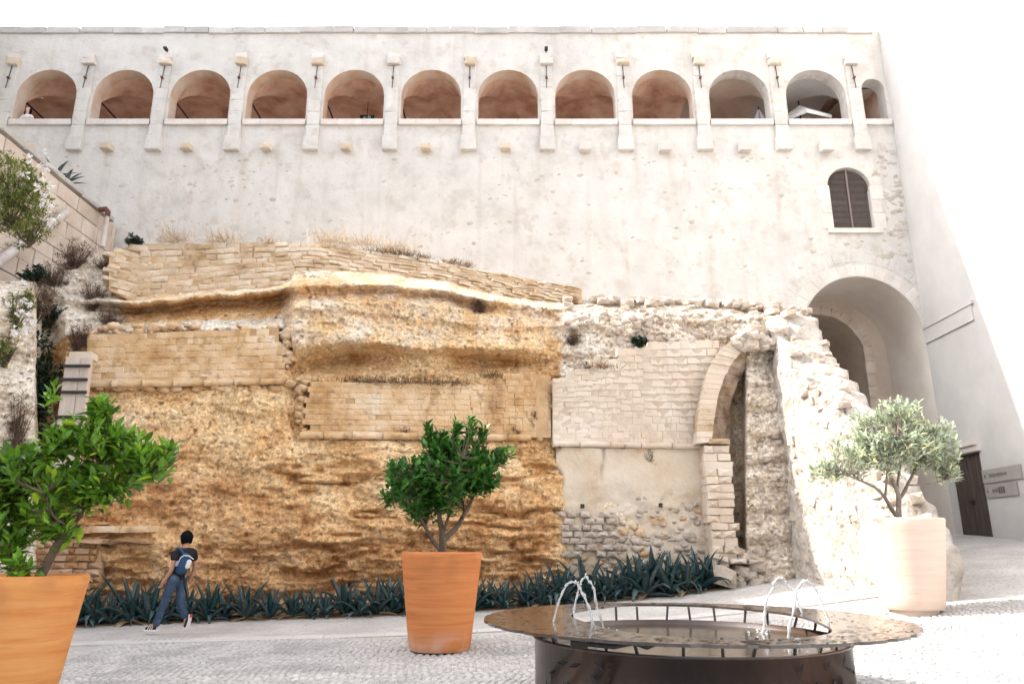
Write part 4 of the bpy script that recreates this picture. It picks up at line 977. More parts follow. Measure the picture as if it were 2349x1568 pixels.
def leaf_cloud(cent, dirs, n, ln, wd, rng, spread=.75, along=.22, curl=.25):
    """n leaves round each twig end; returns verts, faces"""
    N = len(cent)*n
    c = np.repeat(cent, n, 0); d = np.repeat(dirs, n, 0)
    k = np.tile(np.arange(n), len(cent))
    f_ = (k+rng.random(N))/n
    rnd = rng.normal(size=(N, 3)); rnd -= (rnd*d).sum(1)[:, None]*d; rnd /= np.linalg.norm(rnd, axis=1)[:, None]+1e-9
    ax = d*(1-spread*(1-f_*.6))[:, None]+rnd*(spread*(1-f_*.55))[:, None]+rng.normal(size=(N, 3))*.12
    ax /= np.linalg.norm(ax, axis=1)[:, None]
    base = c+d*(along*(f_-1))[:, None]
    L = ln*rng.uniform(.5, 1.2, N)[:, None]; Wd = L*wd
    upv = d+np.array([0, 0, .6])+rng.normal(size=(N, 3))*.3; sd = np.cross(ax, upv); sd /= np.linalg.norm(sd, axis=1)[:, None]+1e-9
    nr = np.cross(sd, ax)
    b = base; t = base+ax*L-nr*L*curl*.5; m1 = base+ax*L*.5+nr*L*.02-nr*L*curl*.08
    l1 = base+ax*L*.42+sd*Wd*.5+nr*Wd*.22; r1 = base+ax*L*.42-sd*Wd*.5+nr*Wd*.22
    l2 = base+ax*L*.75+sd*Wd*.32+nr*Wd*.05-nr*L*curl*.22; r2 = base+ax*L*.75-sd*Wd*.32+nr*Wd*.05-nr*L*curl*.22
    V = np.stack([b, l1, l2, t, r2, r1, m1], 1).reshape(-1, 3)
    F = []
    for i in range(N):
        o = i*7; F += [(o, o+6, o+1), (o+1, o+6, o+2), (o+2, o+6, o+3), (o+3, o+6, o+4), (o+4, o+6, o+5), (o+5, o+6, o)]
    return V, F
def curve_pts(a, b, bend, n=5, rr=random):
    a = Vector(a); b = Vector(b); off = Vector((rr.uniform(-1, 1), rr.uniform(-1, 1), rr.uniform(-.3, .5)))*bend*(b-a).length
    return [a.lerp(b, k/n)+off*math.sin(pi*k/n) for k in range(n+1)]
def tree(name, label, cat, base, limbs, shoots, mleaf, mbark, nl, ln, wd, seed, twig_r=.006, group=None):
    """limbs: list of (points, r0, r1); shoots: array of twig ends; each shoot is joined to the nearest limb point"""
    t = thing(name, label, cat, base, group)
    rr = random.Random(seed); rng = np.random.default_rng(seed)
    for k, (pts, r0, r1) in enumerate(limbs):
        fine_ = [];
        for a, b in zip(pts[:-1], pts[1:]): fine_ += curve_pts(a, b, .06, 3, rr)[:-1]
        fine_.append(Vector(pts[-1])); n = len(fine_)
        MB().tube(fine_, [r0+(r1-r0)*i/(n-1) for i in range(n)], 10).build('trunk' if k == 0 else 'branch', mbark, t, True)
    nodes = []
    for pts, r0, r1 in limbs:
        for a, b in zip(pts[:-1], pts[1:]):
            for q in range(5): nodes.append(Vector(a).lerp(Vector(b), q/5))
        nodes.append(Vector(pts[-1]))
    nodes = np.array([tuple(p) for p in nodes][2:])
    tw = MB(); dirs = []
    for s_ in shoots:
        dd = nodes-s_; dist = np.linalg.norm(dd, axis=1)+np.maximum(0, nodes[:, 2]-s_[2])*1.5; q = nodes[int(np.argmin(dist))]
        a = Vector(q); b = Vector(s_); L = (b-a).length
        mid = a.lerp(b, .55)+Vector((rr.uniform(-.1, .1), rr.uniform(-.1, .1), -.12))*L*.6
        tw.tube([a, a.lerp(mid, .6), mid, b], [twig_r*1.7, twig_r*1.3, twig_r, twig_r*.5], 4, False)
        d_ = (b-mid).normalized()*.8+Vector((0, 0, .55))+Vector((rr.gauss(0, .25), rr.gauss(0, .25), rr.gauss(0, .2))); dirs.append(tuple(d_.normalized()))
    tw.build('twigs', mbark, t, kind='stuff')
    V, F = leaf_cloud(np.array(shoots), np.array(dirs), nl, ln, wd, rng)
    mk('crown', V, F, mleaf, t, kind='stuff')
    return t
def blob_shoots(blobs, rng, minz=None):
    """blobs: (centre, radii, count): twig ends, denser towards the skin"""
    out = []
    for c, r, n in blobs:
        d = rng.normal(size=(n, 3)); d /= np.linalg.norm(d, axis=1)[:, None]
        out.append(np.array(c)+d*np.array(r)*(rng.random(n)**.45)[:, None])
    return np.concatenate(out)
# middle
PM = W(1008, 1497, 11.6); PMZ = min(ZG(PM.x, 11.6), PM.z)
RT, RB, PH = .60, .445, 1.36
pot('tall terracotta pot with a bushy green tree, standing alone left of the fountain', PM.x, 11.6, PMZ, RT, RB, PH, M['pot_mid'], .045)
def Pm(px, py, dy=0): return W(px, py, 11.6+dy)
rg = np.random.default_rng(5)
b0 = Pm(1013, 1272)-Vector((0, 0, .1))
limbs = [([b0, Pm(1016, 1245), Pm(1014, 1215), Pm(1008, 1180, .05), Pm(1004, 1120, .1), Pm(1010, 1060, .1)], .062, .018),
         ([Pm(1012, 1262), Pm(990, 1235, -.05), Pm(965, 1190, -.15), Pm(935, 1150, -.2), Pm(910, 1100, -.2)], .036, .012),
         ([Pm(1018, 1238), Pm(1045, 1212, .05), Pm(1068, 1175, .1), Pm(1085, 1140, .1), Pm(1110, 1080, .15)], .046, .013),
         ([Pm(1014, 1222), Pm(1030, 1180, -.1), Pm(1040, 1120, -.3), Pm(1060, 1050, -.4)], .026, .01),
         ([Pm(1060, 1190), Pm(1062, 1150, .3), Pm(1050, 1080, .5)], .022, .01),
         ([Pm(975, 1205), Pm(985, 1150, .3), Pm(965, 1080, .5)], .022, .01)]
sh = blob_shoots([(Pm(1015, 1090), (.52, .55, .38), 260), (Pm(940, 1100), (.36, .4, .36), 120), (Pm(1105, 1075), (.36, .4, .33), 120), (Pm(1040, 1025), (.38, .4, .26), 95),
                  (Pm(1000, 1020), (.25, .3, .22), 40), (Pm(985, 982), (.10, .1, .12), 12), (Pm(1082, 975), (.05, .1, .17), 9), (Pm(1048, 978), (.06, .1, .14), 9), (Pm(1105, 990), (.06, .1, .12), 8), (Pm(1155, 1035), (.14, .15, .12), 16), (Pm(905, 1070), (.14, .15, .14), 14), (Pm(885, 1140), (.09, .1, .08), 7),
                  (Pm(955, 1165), (.25, .3, .14), 34), (Pm(1010, 1150), (.36, .3, .14), 36)], rg)
tree('orange_tree', 'dense dark green orange tree growing in the middle terracotta pot', 'tree', b0, limbs, sh, M['leaf_mid'], M['bark'], 9, .14, .44, 11)
# left
PLY = 7.25
PL = W(40, 1318, PLY); PLZ = PL.z-1.36
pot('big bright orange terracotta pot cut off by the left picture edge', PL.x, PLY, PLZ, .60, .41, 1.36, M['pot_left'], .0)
def Pl(px, py, dy=0): return W(px, py, PLY+dy)
b0 = Pl(85, 1318)-Vector((0, 0, .08))
limbs = [([b0, Pl(120, 1270), Pl(170, 1205), Pl(210, 1140, .05), Pl(222, 1070, .05)], .046, .02),
         ([Pl(30, 1325), Pl(45, 1230, .2), Pl(55, 1150, .25), Pl(95, 1070, .2), Pl(140, 1010, .1)], .036, .012),
         ([Pl(212, 1135), Pl(260, 1100), Pl(320, 1090, -.1), Pl(370, 1060, -.1)], .022, .008),
         ([Pl(222, 1075), Pl(240, 1020, .1), Pl(250, 960, .1), Pl(222, 915, 0)], .018, .005),
         ([Pl(60, 1145, .25), Pl(30, 1090, .2), Pl(5, 1040, .1)], .02, .008),
         ([Pl(135, 1015), Pl(120, 950), Pl(118, 895)], .008, .004),
         ([Pl(165, 1212), Pl(120, 1180, -.2), Pl(100, 1130, -.3)], .016, .006)]
rg = np.random.default_rng(6)
sh = blob_shoots([(Pl(255, 1010), (.28, .4, .13), 70), (Pl(330, 1045), (.22, .3, .15), 62), (Pl(180, 1000), (.26, .35, .16), 62), (Pl(60, 1060), (.26, .35, .2), 70), (Pl(0, 1120), (.2, .35, .3), 60), (Pl(385, 1030), (.06, .1, .09), 8),
                  (Pl(150, 1100), (.3, .3, .22), 70), (Pl(240, 1110), (.28, .3, .13), 48), (Pl(110, 1180), (.28, .3, .17), 44), (Pl(20, 1230), (.16, .3, .2), 36), (Pl(225, 950), (.12, .2, .14), 26), (Pl(118, 900), (.03, .05, .05), 3), (Pl(218, 920), (.05, .05, .06), 6), (Pl(130, 1000), (.1, .1, .1), 8),
                  (Pl(40, 1290, -.4), (.07, .08, .07), 8)], rg)
tree('orange_tree', 'open leaning orange tree with bright leaves in the left edge pot', 'tree', b0, limbs, sh, M['leaf_left'], M['bark'], 7, .15, .42, 12, .005)
# right
PRY = 12.8; PR = W(2096, 1393, PRY); PRZ = ZG(PR.x, PRY)
pot('pale sun bleached terracotta pot on a round plinth, right of the fountain', PR.x, PRY, PR.z-.12, .64, .46, 1.42, M['pot_right'], .10)
def Pr(px, py, dy=0): return W(px, py, PRY+dy)
b0 = Pr(2063, 1190)-Vector((0, 0, .08))
limbs = [([b0, Pr(2062, 1150), Pr(2056, 1120), Pr(2040, 1085, .1), Pr(2030, 1040, .1)], .05, .018),
         ([Pr(2055, 1182), Pr(2030, 1140, -.1), Pr(2005, 1115, -.1), Pr(1960, 1095, -.15), Pr(1900, 1080, -.2)], .036, .01),
         ([Pr(2062, 1145), Pr(2082, 1110, .1), Pr(2105, 1060, .15), Pr(2120, 1000, .2)], .034, .01),
         ([Pr(2082, 1112), Pr(2140, 1110), Pr(2170, 1100)], .016, .006),
         ([Pr(2030, 1140), Pr(2035, 1080, -.3), Pr(2060, 1000, -.4)], .022, .008), ([Pr(2058, 1130), Pr(2070, 1050, .4), Pr(2060, 980, .4)], .022, .008)]
rg = np.random.default_rng(8)
sh = blob_shoots([(Pr(2060, 1010), (.75, .7, .55), 260), (Pr(1975, 1030), (.45, .6, .4), 120), (Pr(2130, 1010), (.42, .6, .45), 120), (Pr(1900, 1075), (.32, .3, .16), 44), (Pr(2050, 940), (.45, .5, .22), 60), (Pr(2170, 1060), (.25, .3, .3), 40), (Pr(1960, 960), (.16, .2, .14), 14)], rg)
tree('olive_tree', 'silvery green bushy tree growing in the pale right pot', 'tree', b0, limbs, sh, M['leaf_right'], M['barkpale'], 11, .14, .30, 13)

# ------------------------------------------------------------------ fountain
FX, FY, FRX, FRY = 1.63, 7.38, 1.89, 2.10
FZ0 = ZG(FX, FY); FZ = .80; DZ_ = .655
M['rim'] = material('wet_rusted_steel', [(.25, (.022, .017, .015)), (.5, (.05, .037, .031)), (.75, (.10, .077, .066))], scale=5, bump=.06, bscale=22, bdist=.006, rough=.11, spec=.9, speck=(3, .58, (.12, .095, .083), .5))
M['drum'] = material('dark_rusted_drum', [(.3, (.014, .011, .010)), (.5, (.05, .03, .022)), (.7, (.13, .066, .042))], scale=1.3, bump=.12, bscale=18, bdist=.006, rough=.3, spec=.7, stretch=(1, 1, .35))
M['water'] = material('basin_water', [(.3, (.05, .042, .028)), (.7, (.085, .07, .048))], scale=2, bump=.10, bscale=9, bdist=.03, rough=.03, spec=.8, stretch=(1, .6, 1))
def wet():
    m = bpy.data.materials.new('water_jet'); m.use_nodes = True; n = m.node_tree.nodes; l = m.node_tree.links; b = n['Principled BSDF']
    nz = n.new('ShaderNodeTexNoise'); nz.inputs['Scale'].default_value = 30; r = rampnode(n, [(.35, (.75, .78, .8)), (.65, (.95, .96, .97))]); l.new(nz.outputs[0], r.inputs[0]); l.new(r.outputs[0], b.inputs['Base Color'])
    b.inputs['Transmission Weight'].default_value = .6; b.inputs['Roughness'].default_value = .12; b.inputs['IOR'].default_value = 1.33; return m
M['jet'] = wet()
fo = thing('fountain', 'round rusted steel fountain with a wide perforated rim and jets in the foreground', 'fountain', (FX, FY, FZ0))
def rimo(t): return FX+FRX*math.cos(t), FY+FRY*math.sin(t)
def rimi(t):
    c, s_ = math.cos(t), math.sin(t)
    return FX+.03+FRX*.575*math.copysign(abs(c)**1.0, c)*(1+.03*math.sin(5*t)), FY+.02+FRY*.86*s_*(1+.015*math.sin(7*t+1))
N_ = 160; v = []; f = []
for k in range(N_):
    t = 2*pi*k/N_; a, b = rimo(t), rimi(t); tab = .012 if (k % 5 == 0) else 0
    v += [(a[0]*(1-tab)+FX*tab, a[1]*(1-tab)+FY*tab, FZ), (b[0], b[1], FZ), (a[0]*(1-tab)+FX*tab, a[1]*(1-tab)+FY*tab, FZ-.022), (b[0], b[1], FZ-.022)]
for k in range(N_):
    o = k*4; p = ((k+1) % N_)*4
    f += [(o, p, p+1, o+1), (o+2, o+3, p+3, p+2), (o, o+2, p+2, p), (o+1, p+1, p+3, o+3)]
rimo_ = mk('rim', v, f, M['rim'], fo)
# perforations: short slots all over the plate
mb = MB(); rr = random.Random(4)
for k in range(950):
    t = rr.uniform(0, 2*pi); g = rr.random(); a, b = rimo(t), rimi(t); x = b[0]+(a[0]-b[0])*(.06+.9*g); y = b[1]+(a[1]-b[1])*(.06+.9*g)
    if rr.random() < .5 and abs(math.cos(t)) > .8 and g < .8: continue
    l_, w_ = rr.uniform(.016, .036), rr.uniform(.006, .011); an_ = rr.gauss(0, .5); ca_, sa_ = math.cos(an_), math.sin(an_)
    pts = [(x+ca_*l_*math.cos(q*pi/4)-sa_*w_*math.sin(q*pi/4), y+sa_*l_*math.cos(q*pi/4)+ca_*w_*math.sin(q*pi/4), FZ+.003) for q in range(8)]
    mb.add(pts, [tuple(range(8))])
mb.build('perforation', M['darkvoid'], rimo_, kind='stuff')
DRX, DRY = FRX*.735, FRY*.735; DXC = FX-.03
n = 96; v = []; f = []
pr_ = [(1.0, FZ0-.3), (1.0, DZ_-.02), (1.012, DZ_-.02), (1.012, DZ_), (.975, DZ_), (.975, DZ_-.35)]
for s_, z in pr_:
    for k in range(n): t = 2*pi*k/n; v.append((DXC+DRX*s_*math.cos(t), FY+DRY*s_*math.sin(t), z))
for i in range(len(pr_)-1):
    for k in range(n): f.append((i*n+k, i*n+(k+1) % n, (i+1)*n+(k+1) % n, (i+1)*n+k))
drum = mk('drum', v, f, M['drum'], fo, True)
mk('water', [(DXC+DRX*.97*math.cos(2*pi*k/n), FY+DRY*.97*math.sin(2*pi*k/n), DZ_-.045) for k in range(n)], [tuple(range(n))], M['water'], fo)
for k in range(30):
    t = 2*pi*(k+.3*rr.random())/30; dt = rr.uniform(-.02, .02)
    p0 = (DXC+DRX*.985*math.cos(t), FY+DRY*.985*math.sin(t), DZ_-.01); p1 = (DXC+DRX*(1.02)*math.cos(t+dt), FY+DRY*1.02*math.sin(t+dt), FZ-.012)
    MB().tube([p0, p1], .013, 6).build('strut', M['iron'], fo)
# nozzles pipe under the front left of the rim
p = [(.55, 5.98, .73), (.75, 5.9, .72), (.9, 5.92, .745), (1.0, 5.95, .71), (1.1, 5.97, .745), (1.15, 6.0, .72)]
MB().tube(p, .018, 8).build('pipe', M['iron'], fo, True); MB().box(.44, .56, 5.94, 6.04, .70, .75).build('pump_box', M['iron'], fo)
# leaf shaped flaps cut from the drum
lf = MB(); lf.add([(0, 0, 0), (.02, -.015, .05), (0, -.03, .12), (-.02, -.015, .05), (0, -.004, .05)], [(0, 1, 4), (1, 2, 4), (2, 3, 4), (3, 0, 4)])
lf_me = mesh('leaf_flap', lf.v, lf.f); lf_me.materials.append(M['iron'])
for k in range(44):
    sd = k % 2; t = (pi+.35+rr.random()*.55) if sd else (2*pi-.35-rr.random()*.9)
    if not sd and k % 4 == 0: t = rr.uniform(4.9, 5.6)
    z = rr.uniform(FZ0+.05, DZ_-.1)
    inst('leaf_flap', lf_me, drum, (DXC+DRX*1.002*math.cos(t), FY+DRY*1.002*math.sin(t), z), (0, rr.uniform(-2, 2), t+pi/2), (1, 1, rr.uniform(.6, 1.1)))
# flower stem relief
for (tc, sgn) in ((5.25, 1), (5.32, -1), (5.18, 1)):
    pts = []
    for q in range(7):
        t = tc+sgn*.05*math.sin(q*.7); pts.append((DXC+DRX*1.003*math.cos(t), FY+DRY*1.003*math.sin(t), FZ0+.05+.07*q))
    MB().tube(pts, .008, 5).build('stem_relief', M['iron'], drum)
# jets: from the wings of the rim into the basin
def FP(cx, cy, Y): return W((1900+cx/1.305)/1.7437, (2250+cy/1.305)/1.7437, Y)
JET = [((410, 312), (520, 98), (640, 318), 6.95, 'left front'), ((515, 262), (592, 72), (667, 300), 7.9, 'left back'),
       ((1712, 292), (1590, 80), (1492, 312), 7.9, 'right back'), ((1852, 345), (1715, 92), (1628, 335), 6.95, 'right front')]
for (a, m_, b, Y, nm) in JET:
    A, Mx, B = FP(*a, Y), FP(*m_, Y), FP(*b, Y)
    A.z = FZ; B.z = DZ_-.05
    pts = []; rs = []
    T = 34; h = Mx.z
    ra, rb_ = math.sqrt(max(h-A.z, .01)), math.sqrt(max(h-B.z, .01)); f0 = ra/(ra+rb_)
    for k in range(T+1):
        g = k/T; q = (g-f0)/(f0 if g < f0 else 1-f0); hh = (h-A.z) if g < f0 else (h-B.z)
        wob = .012*math.sin(g*23+Y*3)*g
        x = A.x+(B.x-A.x)*g
        pts.append((x+wob+rr.gauss(0, .003)*min(1, g*4), Y+rr.gauss(0, .004), h-hh*q*q+rr.gauss(0, .004)*min(1, g*3))); rs.append((.0075+.004*math.sin(k*1.9)+.004*rr.random())*(1+.3*g))
    MB().tube(pts, rs, 7).build('water_jet', M['jet'], None, True, label='%s arc of water falling into the fountain basin' % nm, cat='water jet', group='fountain water jets')
    if True:
        sp = MB()
        for q in range(26):
            an_ = rr.uniform(0, 6.28); r_ = abs(rr.gauss(0, .09)); s_ = rr.uniform(.004, .014)
            sp.lathe([(.0005, s_), (s_*.8, s_*.5), (s_, 0), (s_*.6, -s_*.4)], 6, (B.x+r_*math.cos(an_), Y+r_*1.4*math.sin(an_), DZ_-.045+rr.random()**3*.05))
        for q in range(22):
            g = rr.uniform(.45, 1.0); pp = pts[int(g*T)]; s_ = rr.uniform(.003, .008)
            sp.lathe([(.0005, s_), (s_*.8, s_*.5), (s_*.8, -s_*.5), (.0005, -s_)], 5, (pp[0]+rr.gauss(0, .02), pp[1]+rr.gauss(0, .02), pp[2]+rr.gauss(0, .02)))
        sp.build('splash', M['jet'], None, True, label='foam splash where the %s water arc lands' % nm, cat='splash', kind='stuff')

# ------------------------------------------------------------------ agaves along the cliff foot
def agave_leaf(L, wd, bend, seed):
    n = 9; v = []; f = []; rr_ = random.Random(seed)
    for k in range(n+1):
        s_ = k/n; w = wd*(.55+.9*s_-1.45*s_*s_)*(1.25 if s_ < .95 else .4)
        w = max(w, .002) if k < n else .0015
        a = bend*s_*s_; x = L*s_*math.cos(a*.9); z = -L*s_*math.sin(a*.6)*.8
        d_ = .45*w
        v += [(x, -w, z+d_), (x, 0, z), (x, w, z+d_), (x, 0, z-.022*(1-s_)-.004)]
    for k in range(n):
        o = k*4; f += [(o, o+4, o+5, o+1), (o+1, o+5, o+6, o+2), (o+2, o+6, o+7, o+3), (o+3, o+7, o+4, o)]
    me = mesh('leaf', v, f, True); me.materials.append(M['agave']); return me
AG = [agave_leaf(.82, .080, .25, 1), agave_leaf(.80, .088, .7, 2), agave_leaf(.74, .078, 1.2, 3), agave_leaf(.88, .074, .1, 4)]
AGD = []
for m0 in (AG[1], AG[2]):
    m1_ = m0.copy(); m1_.materials.clear(); m1_.materials.append(M['dryagave']); AGD.append(m1_)
ORD = ['first', 'second', 'third', 'fourth', 'fifth', 'sixth', 'seventh', 'eighth', 'ninth', 'tenth', 'eleventh', 'twelfth', 'thirteenth', 'fourteenth', 'fifteenth', 'sixteenth', 'seventeenth', 'eighteenth', 'nineteenth', 'twentieth']
_o9 = ORD[:9]; ORD = ORD+['twenty '+o for o in _o9]+['thirtieth']+['thirty '+o for o in _o9]+['fortieth']+['forty '+o for o in _o9]+['fiftieth']+['fifty '+o for o in _o9]
spots = []
px = 178
while px < 1600:
    ybase = float(np.interp(px, [170, 450, 920, 1100, 1640], [1412, 1404, 1380, 1372, 1338]))
    spots.append((px, ybase+random.uniform(-3, 3), 1.0 if px < 1250 else 1.12)); px += random.uniform(30, 58)
for p_, q_ in ((1290, 1345), (1345, 1338), (1400, 1332), (1450, 1328), (1500, 1326), (1550, 1324), (1608, 1336), (1632, 1334)): spots.append((p_, q_, 1.2))
spots.sort()
def ground_hit(px, py):
    a, b, c = ray(px, py); t = 10.
    for _ in range(40):
        z = CAMZ+c*t; t = t+ (z-ZG(a*t, b*t))/max(.02, -c+.03)*.5 if True else t
        t = min(max(t, 4), 24)
    return Vector((a*t, b*t, ZG(a*t, b*t)))
for k, (p_, q_, s_) in enumerate(spots):
    Y = float(Yb(p_))-.42-.25*(q_ > 1340 or p_ < 1280)+random.uniform(-.08, .08)
    X = (p_-IW/2)/FPX*Y/1.055; Z = ZG(X, Y)
    zz = W(p_, q_, Y).z
    s_ *= random.uniform(.62, 1.2)
    a = thing('agave', 'blue green agave in the row at the cliff foot, %s from the left' % ORD[k], 'agave', (X, Y, Z), 'agaves planted along the cliff foot')
    a.rotation_euler = (0, 0, 0); n = random.randint(15, 19); rot = random.uniform(0, 6)
    for j in range(n):
        f_ = j/n; el = math.radians(12+72*f_**.8)+random.uniform(-.1, .1); az = rot+j*2.399
        sc_ = s_*(.78+.3*math.sin(pi*min(1, f_*.9+.15)))*random.uniform(.88, 1.08)
        me = AG[2 if f_ < .3 and random.random() < .6 else (1 if f_ < .55 else (0 if random.random() < .5 else 3))]
        if f_ < .2 and random.random() < .22: me = AGD[random.randrange(2)]; el = random.uniform(-.05, .15)
        inst('leaf', me, a, (X+.04*math.cos(az), Y+.04*math.sin(az), Z+.03+.05*f_), (random.uniform(-.25, .25), -el, az), (sc_, sc_, sc_))
# low earth bed for the agaves
v = []; NB = 60
for j in range(NB+1):
    p_ = 140+(1665-140)*j/NB; q_ = float(np.interp(p_, [140, 450, 920, 1100, 1640], [1418, 1410, 1388, 1380, 1346])); Yf = float(Yb(p_))-.95; Yk = float(Yb(p_))+.6
    for g, (Y, dz_) in enumerate(((Yf, -.03), (Yf+.12, .008), (Yf+.5, .03), (Yk, .12))):
        X = (p_-IW/2)/FPX*Y/1.055; v.append((X, Y+.05*math.sin(j*1.7), ZG(X, Y)+dz_))
mk('earth_bed', v, gridfaces(NB+1, 4), plain('ochre_earth', (.24, .15, .08), rough=1, var=.4, scale=8, bump=.6), None, True, kind='structure')

# ------------------------------------------------------------------ shrubs, dry tufts, grasses on the ledges
def tuft(name, label, cat, c, r, n, mat, ln=.3, wd=.012, up=.8, group=None, droop=.0):
    rr_ = np.random.default_rng(abs(hash((round(c[0], 2), round(c[2], 2), n))) % 99999)
    t = thing(name, label, cat, c, group); V = []; F = []
    base = np.array(c)+rr_.normal(size=(n, 3))*np.array([r*.5, .08, .03])
    d = rr_.normal(size=(n, 3))*.6+np.array([0, -.25, up]); d /= np.linalg.norm(d, axis=1)[:, None]
    L = ln*rr_.uniform(.5, 1.1, n)[:, None]; sd = np.cross(d, rr_.normal(size=(n, 3))); sd /= np.linalg.norm(sd, axis=1)[:, None]
    m1 = base+d*L*.55+np.array([0, 0, -1])*L*droop*.2; t1 = base+d*L+np.array([0, 0, -1])*L*droop+rr_.normal(size=(n, 3))*L*.12
    V = np.stack([base-sd*wd*.5, base+sd*wd*.5, m1+sd*wd*.4, m1-sd*wd*.4, t1], 1).reshape(-1, 3)
    for i in range(n): o = i*5; F += [(o, o+1, o+2, o+3), (o+3, o+2, o+4)]
    mk('blades', V, F, mat, t, kind='stuff'); return t
def shrub(name, label, cat, c, r, n, mat, ln=.08, wd=.3, nl=7, stem=None, seed=1, group=None):
    rng = np.random.default_rng(seed); t = thing(name, label, cat, (c[0], c[1], c[2]-r[2]*.8), group)
    d = rng.normal(size=(n, 3)); d /= np.linalg.norm(d, axis=1)[:, None]
    lumps = 1+.35*np.sin(d[:, 0]*4+seed)*np.cos(d[:, 2]*5+seed)
    pts = np.array(c)+d*np.array(r)*(rng.random(n)**.4*lumps)[:, None]; dd = d*.6+np.array([0, -.2, .5])+rng.normal(size=(n, 3))*.4; dd /= np.linalg.norm(dd, axis=1)[:, None]
    V, F = leaf_cloud(pts, dd, nl, ln, wd, rng, along=.1); mk('crown', V, F, mat, t, kind='stuff')
    m_ = MB(); b_ = Vector((c[0], c[1]+.1, c[2]-r[2]*.9))
    for q in pts[:: max(1, n//40)]: m_.tube([b_, b_.lerp(Vector(q), .5)+Vector((0, 0, -.03)), q], [.015, .008, .003], 4, False)
    m_.build('stems', M['bark'], t, kind='stuff'); return t
# oleander at the upper left
cen = W(30, 450, 15.6)
shrub('oleander', 'green oleander with white flowers overhanging the upper left corner', 'shrub', W(28, 440, 15.8), (.75, .8, .95), 620, M['leaf_olea'], .13, .24, 8, seed=3)
shrub('oleander', 'thin trailing oleander branch over the drain pipe on the left', 'shrub', W(70, 520, 15.9), (.55, .4, .5), 200, M['leaf_olea'], .11, .24, 7, seed=4)
def flowers(label, spots_, Y):
    t = thing('flowers', label, 'flowers', W(spots_[0][0], spots_[0][1], Y)); rng = np.random.default_rng(2)
    for (a, b) in spots_:
        p = np.array([tuple(W(a, b, Y))])+rng.normal(size=(5, 3))*.05; d = rng.normal(size=(5, 3))*.5+np.array([0, -1, .3]); d /= np.linalg.norm(d, axis=1)[:, None]
        V, F = leaf_cloud(p, d, 5, .07, .7, rng, .9, .02); mk('blossom', V, F, M['petal'], t)
flowers('white oleander blossoms along the right side of the upper left shrub', [(112, 390), (120, 430), (105, 450), (100, 410), (118, 475), (90, 380), (70, 362), (125, 500), (82, 430), (60, 400), (110, 350), (95, 470)], 15.2)
flowers('white blossoms hanging at the mouth of the dark crevice', [(60, 650), (72, 745), (80, 738), (58, 755)], 14.6)
shrub('ivy', 'dark green ivy hanging in the shadowed crevice at the left', 'ivy', W(80, 905, 15.9), (.42, .35, 1.25), 520, M['leaf_ivy'], .10, .7, 7, seed=5)
DRY = [((170, 585), .5, .4, 'dry brown bush above the crevice below the ashlar wall', 260, 'd'), ((120, 640), .45, .45, 'dark dry bush left of the white rock slope', 260, 'd'), ((85, 690), .45, .55, 'large dry brown bush at the top of the crevice', 300, 'd'), ((110, 725), .35, .3, 'green and brown weeds at the crevice mouth', 130, 'g'),
       ((80, 632), .35, .25, 'small dark green bush under the drain pipe', 140, 'g'), ((215, 680), .38, .36, 'round dry bush on the white rock slope', 220, 'd'), ((250, 735), .35, .22, 'low reddish dry bush on the shelf above the left block facing', 160, 'd'), ((240, 608), .25, .15, 'small dry bush at the left end of the rubble wall', 90, 'd'),
       ((308, 552), .22, .12, 'small dark green plant on top of the rubble wall', 90, 'g'), ((180, 770), .25, .35, 'dry bush left of the ochre block facing', 130, 'd'), ((1098, 710), .2, .2, 'round grey bush on the rock face below the ledge', 150, 'd'), ((1467, 785), .25, .18, 'dark green weed on the broken vault', 110, 'g'),
       ((1315, 775), .22, .18, 'dry weed at the left of the broken vault', 90, 'd'), ((1253, 908), .12, .25, 'dry hanging weed beside the vertical joint', 90, 'd'), ((1223, 958), .1, .3, 'lower dry hanging weed beside the vertical joint', 80, 'd'), ((1185, 990), .13, .15, 'small dark weed at the right end of the moulding', 70, 'd'), ((1488, 1048), .16, .18, 'dry weed hanging on the cream render', 90, 'd'),
       ((925, 988), .2, .08, 'flat dry weed on the middle moulding', 50, 'd'), ((1428, 1022), .1, .1, 'tiny dry weed on the right moulding', 30, 'd'), ((40, 970), .3, .6, 'dry brown growth on the left rock beside the ivy', 160, 'd')]
for k, ((a, b), rx, rz, lb, n, kd) in enumerate(DRY):
    Y = YCL(a, b)-.12
    shrub('dry_bush' if kd == 'd' else 'weed', lb, 'bush' if kd == 'd' else 'weed', W(a, b, Y), (rx, .22, rz), n, M['drytwig'] if kd == 'd' else M['leaf_ivy'], .11 if kd == 'd' else .09, .09 if kd == 'd' else .45, 8, seed=20+k)
for k, (a, b, rx, rz, lb) in enumerate(((30, 720, .35, .5, 'sparse green creeper on the pale left edge rock, upper'), (12, 800, .25, .4, 'sparse green creeper at the left picture edge below the upper creeper'), (60, 690, .22, .3, 'small leafy creeper at the top right of the left edge rock'))):
    shrub('creeper', lb, 'creeper', W(a, b, YCL(a, b)-.06), (rx, .1, rz), 70, M['leaf_olea'], .085, .35, 6, seed=70+k)
flowers('scattered white blossoms on the pale left edge rock', [(22, 700), (48, 715), (70, 700), (35, 760), (65, 722), (50, 690)], 14.25)
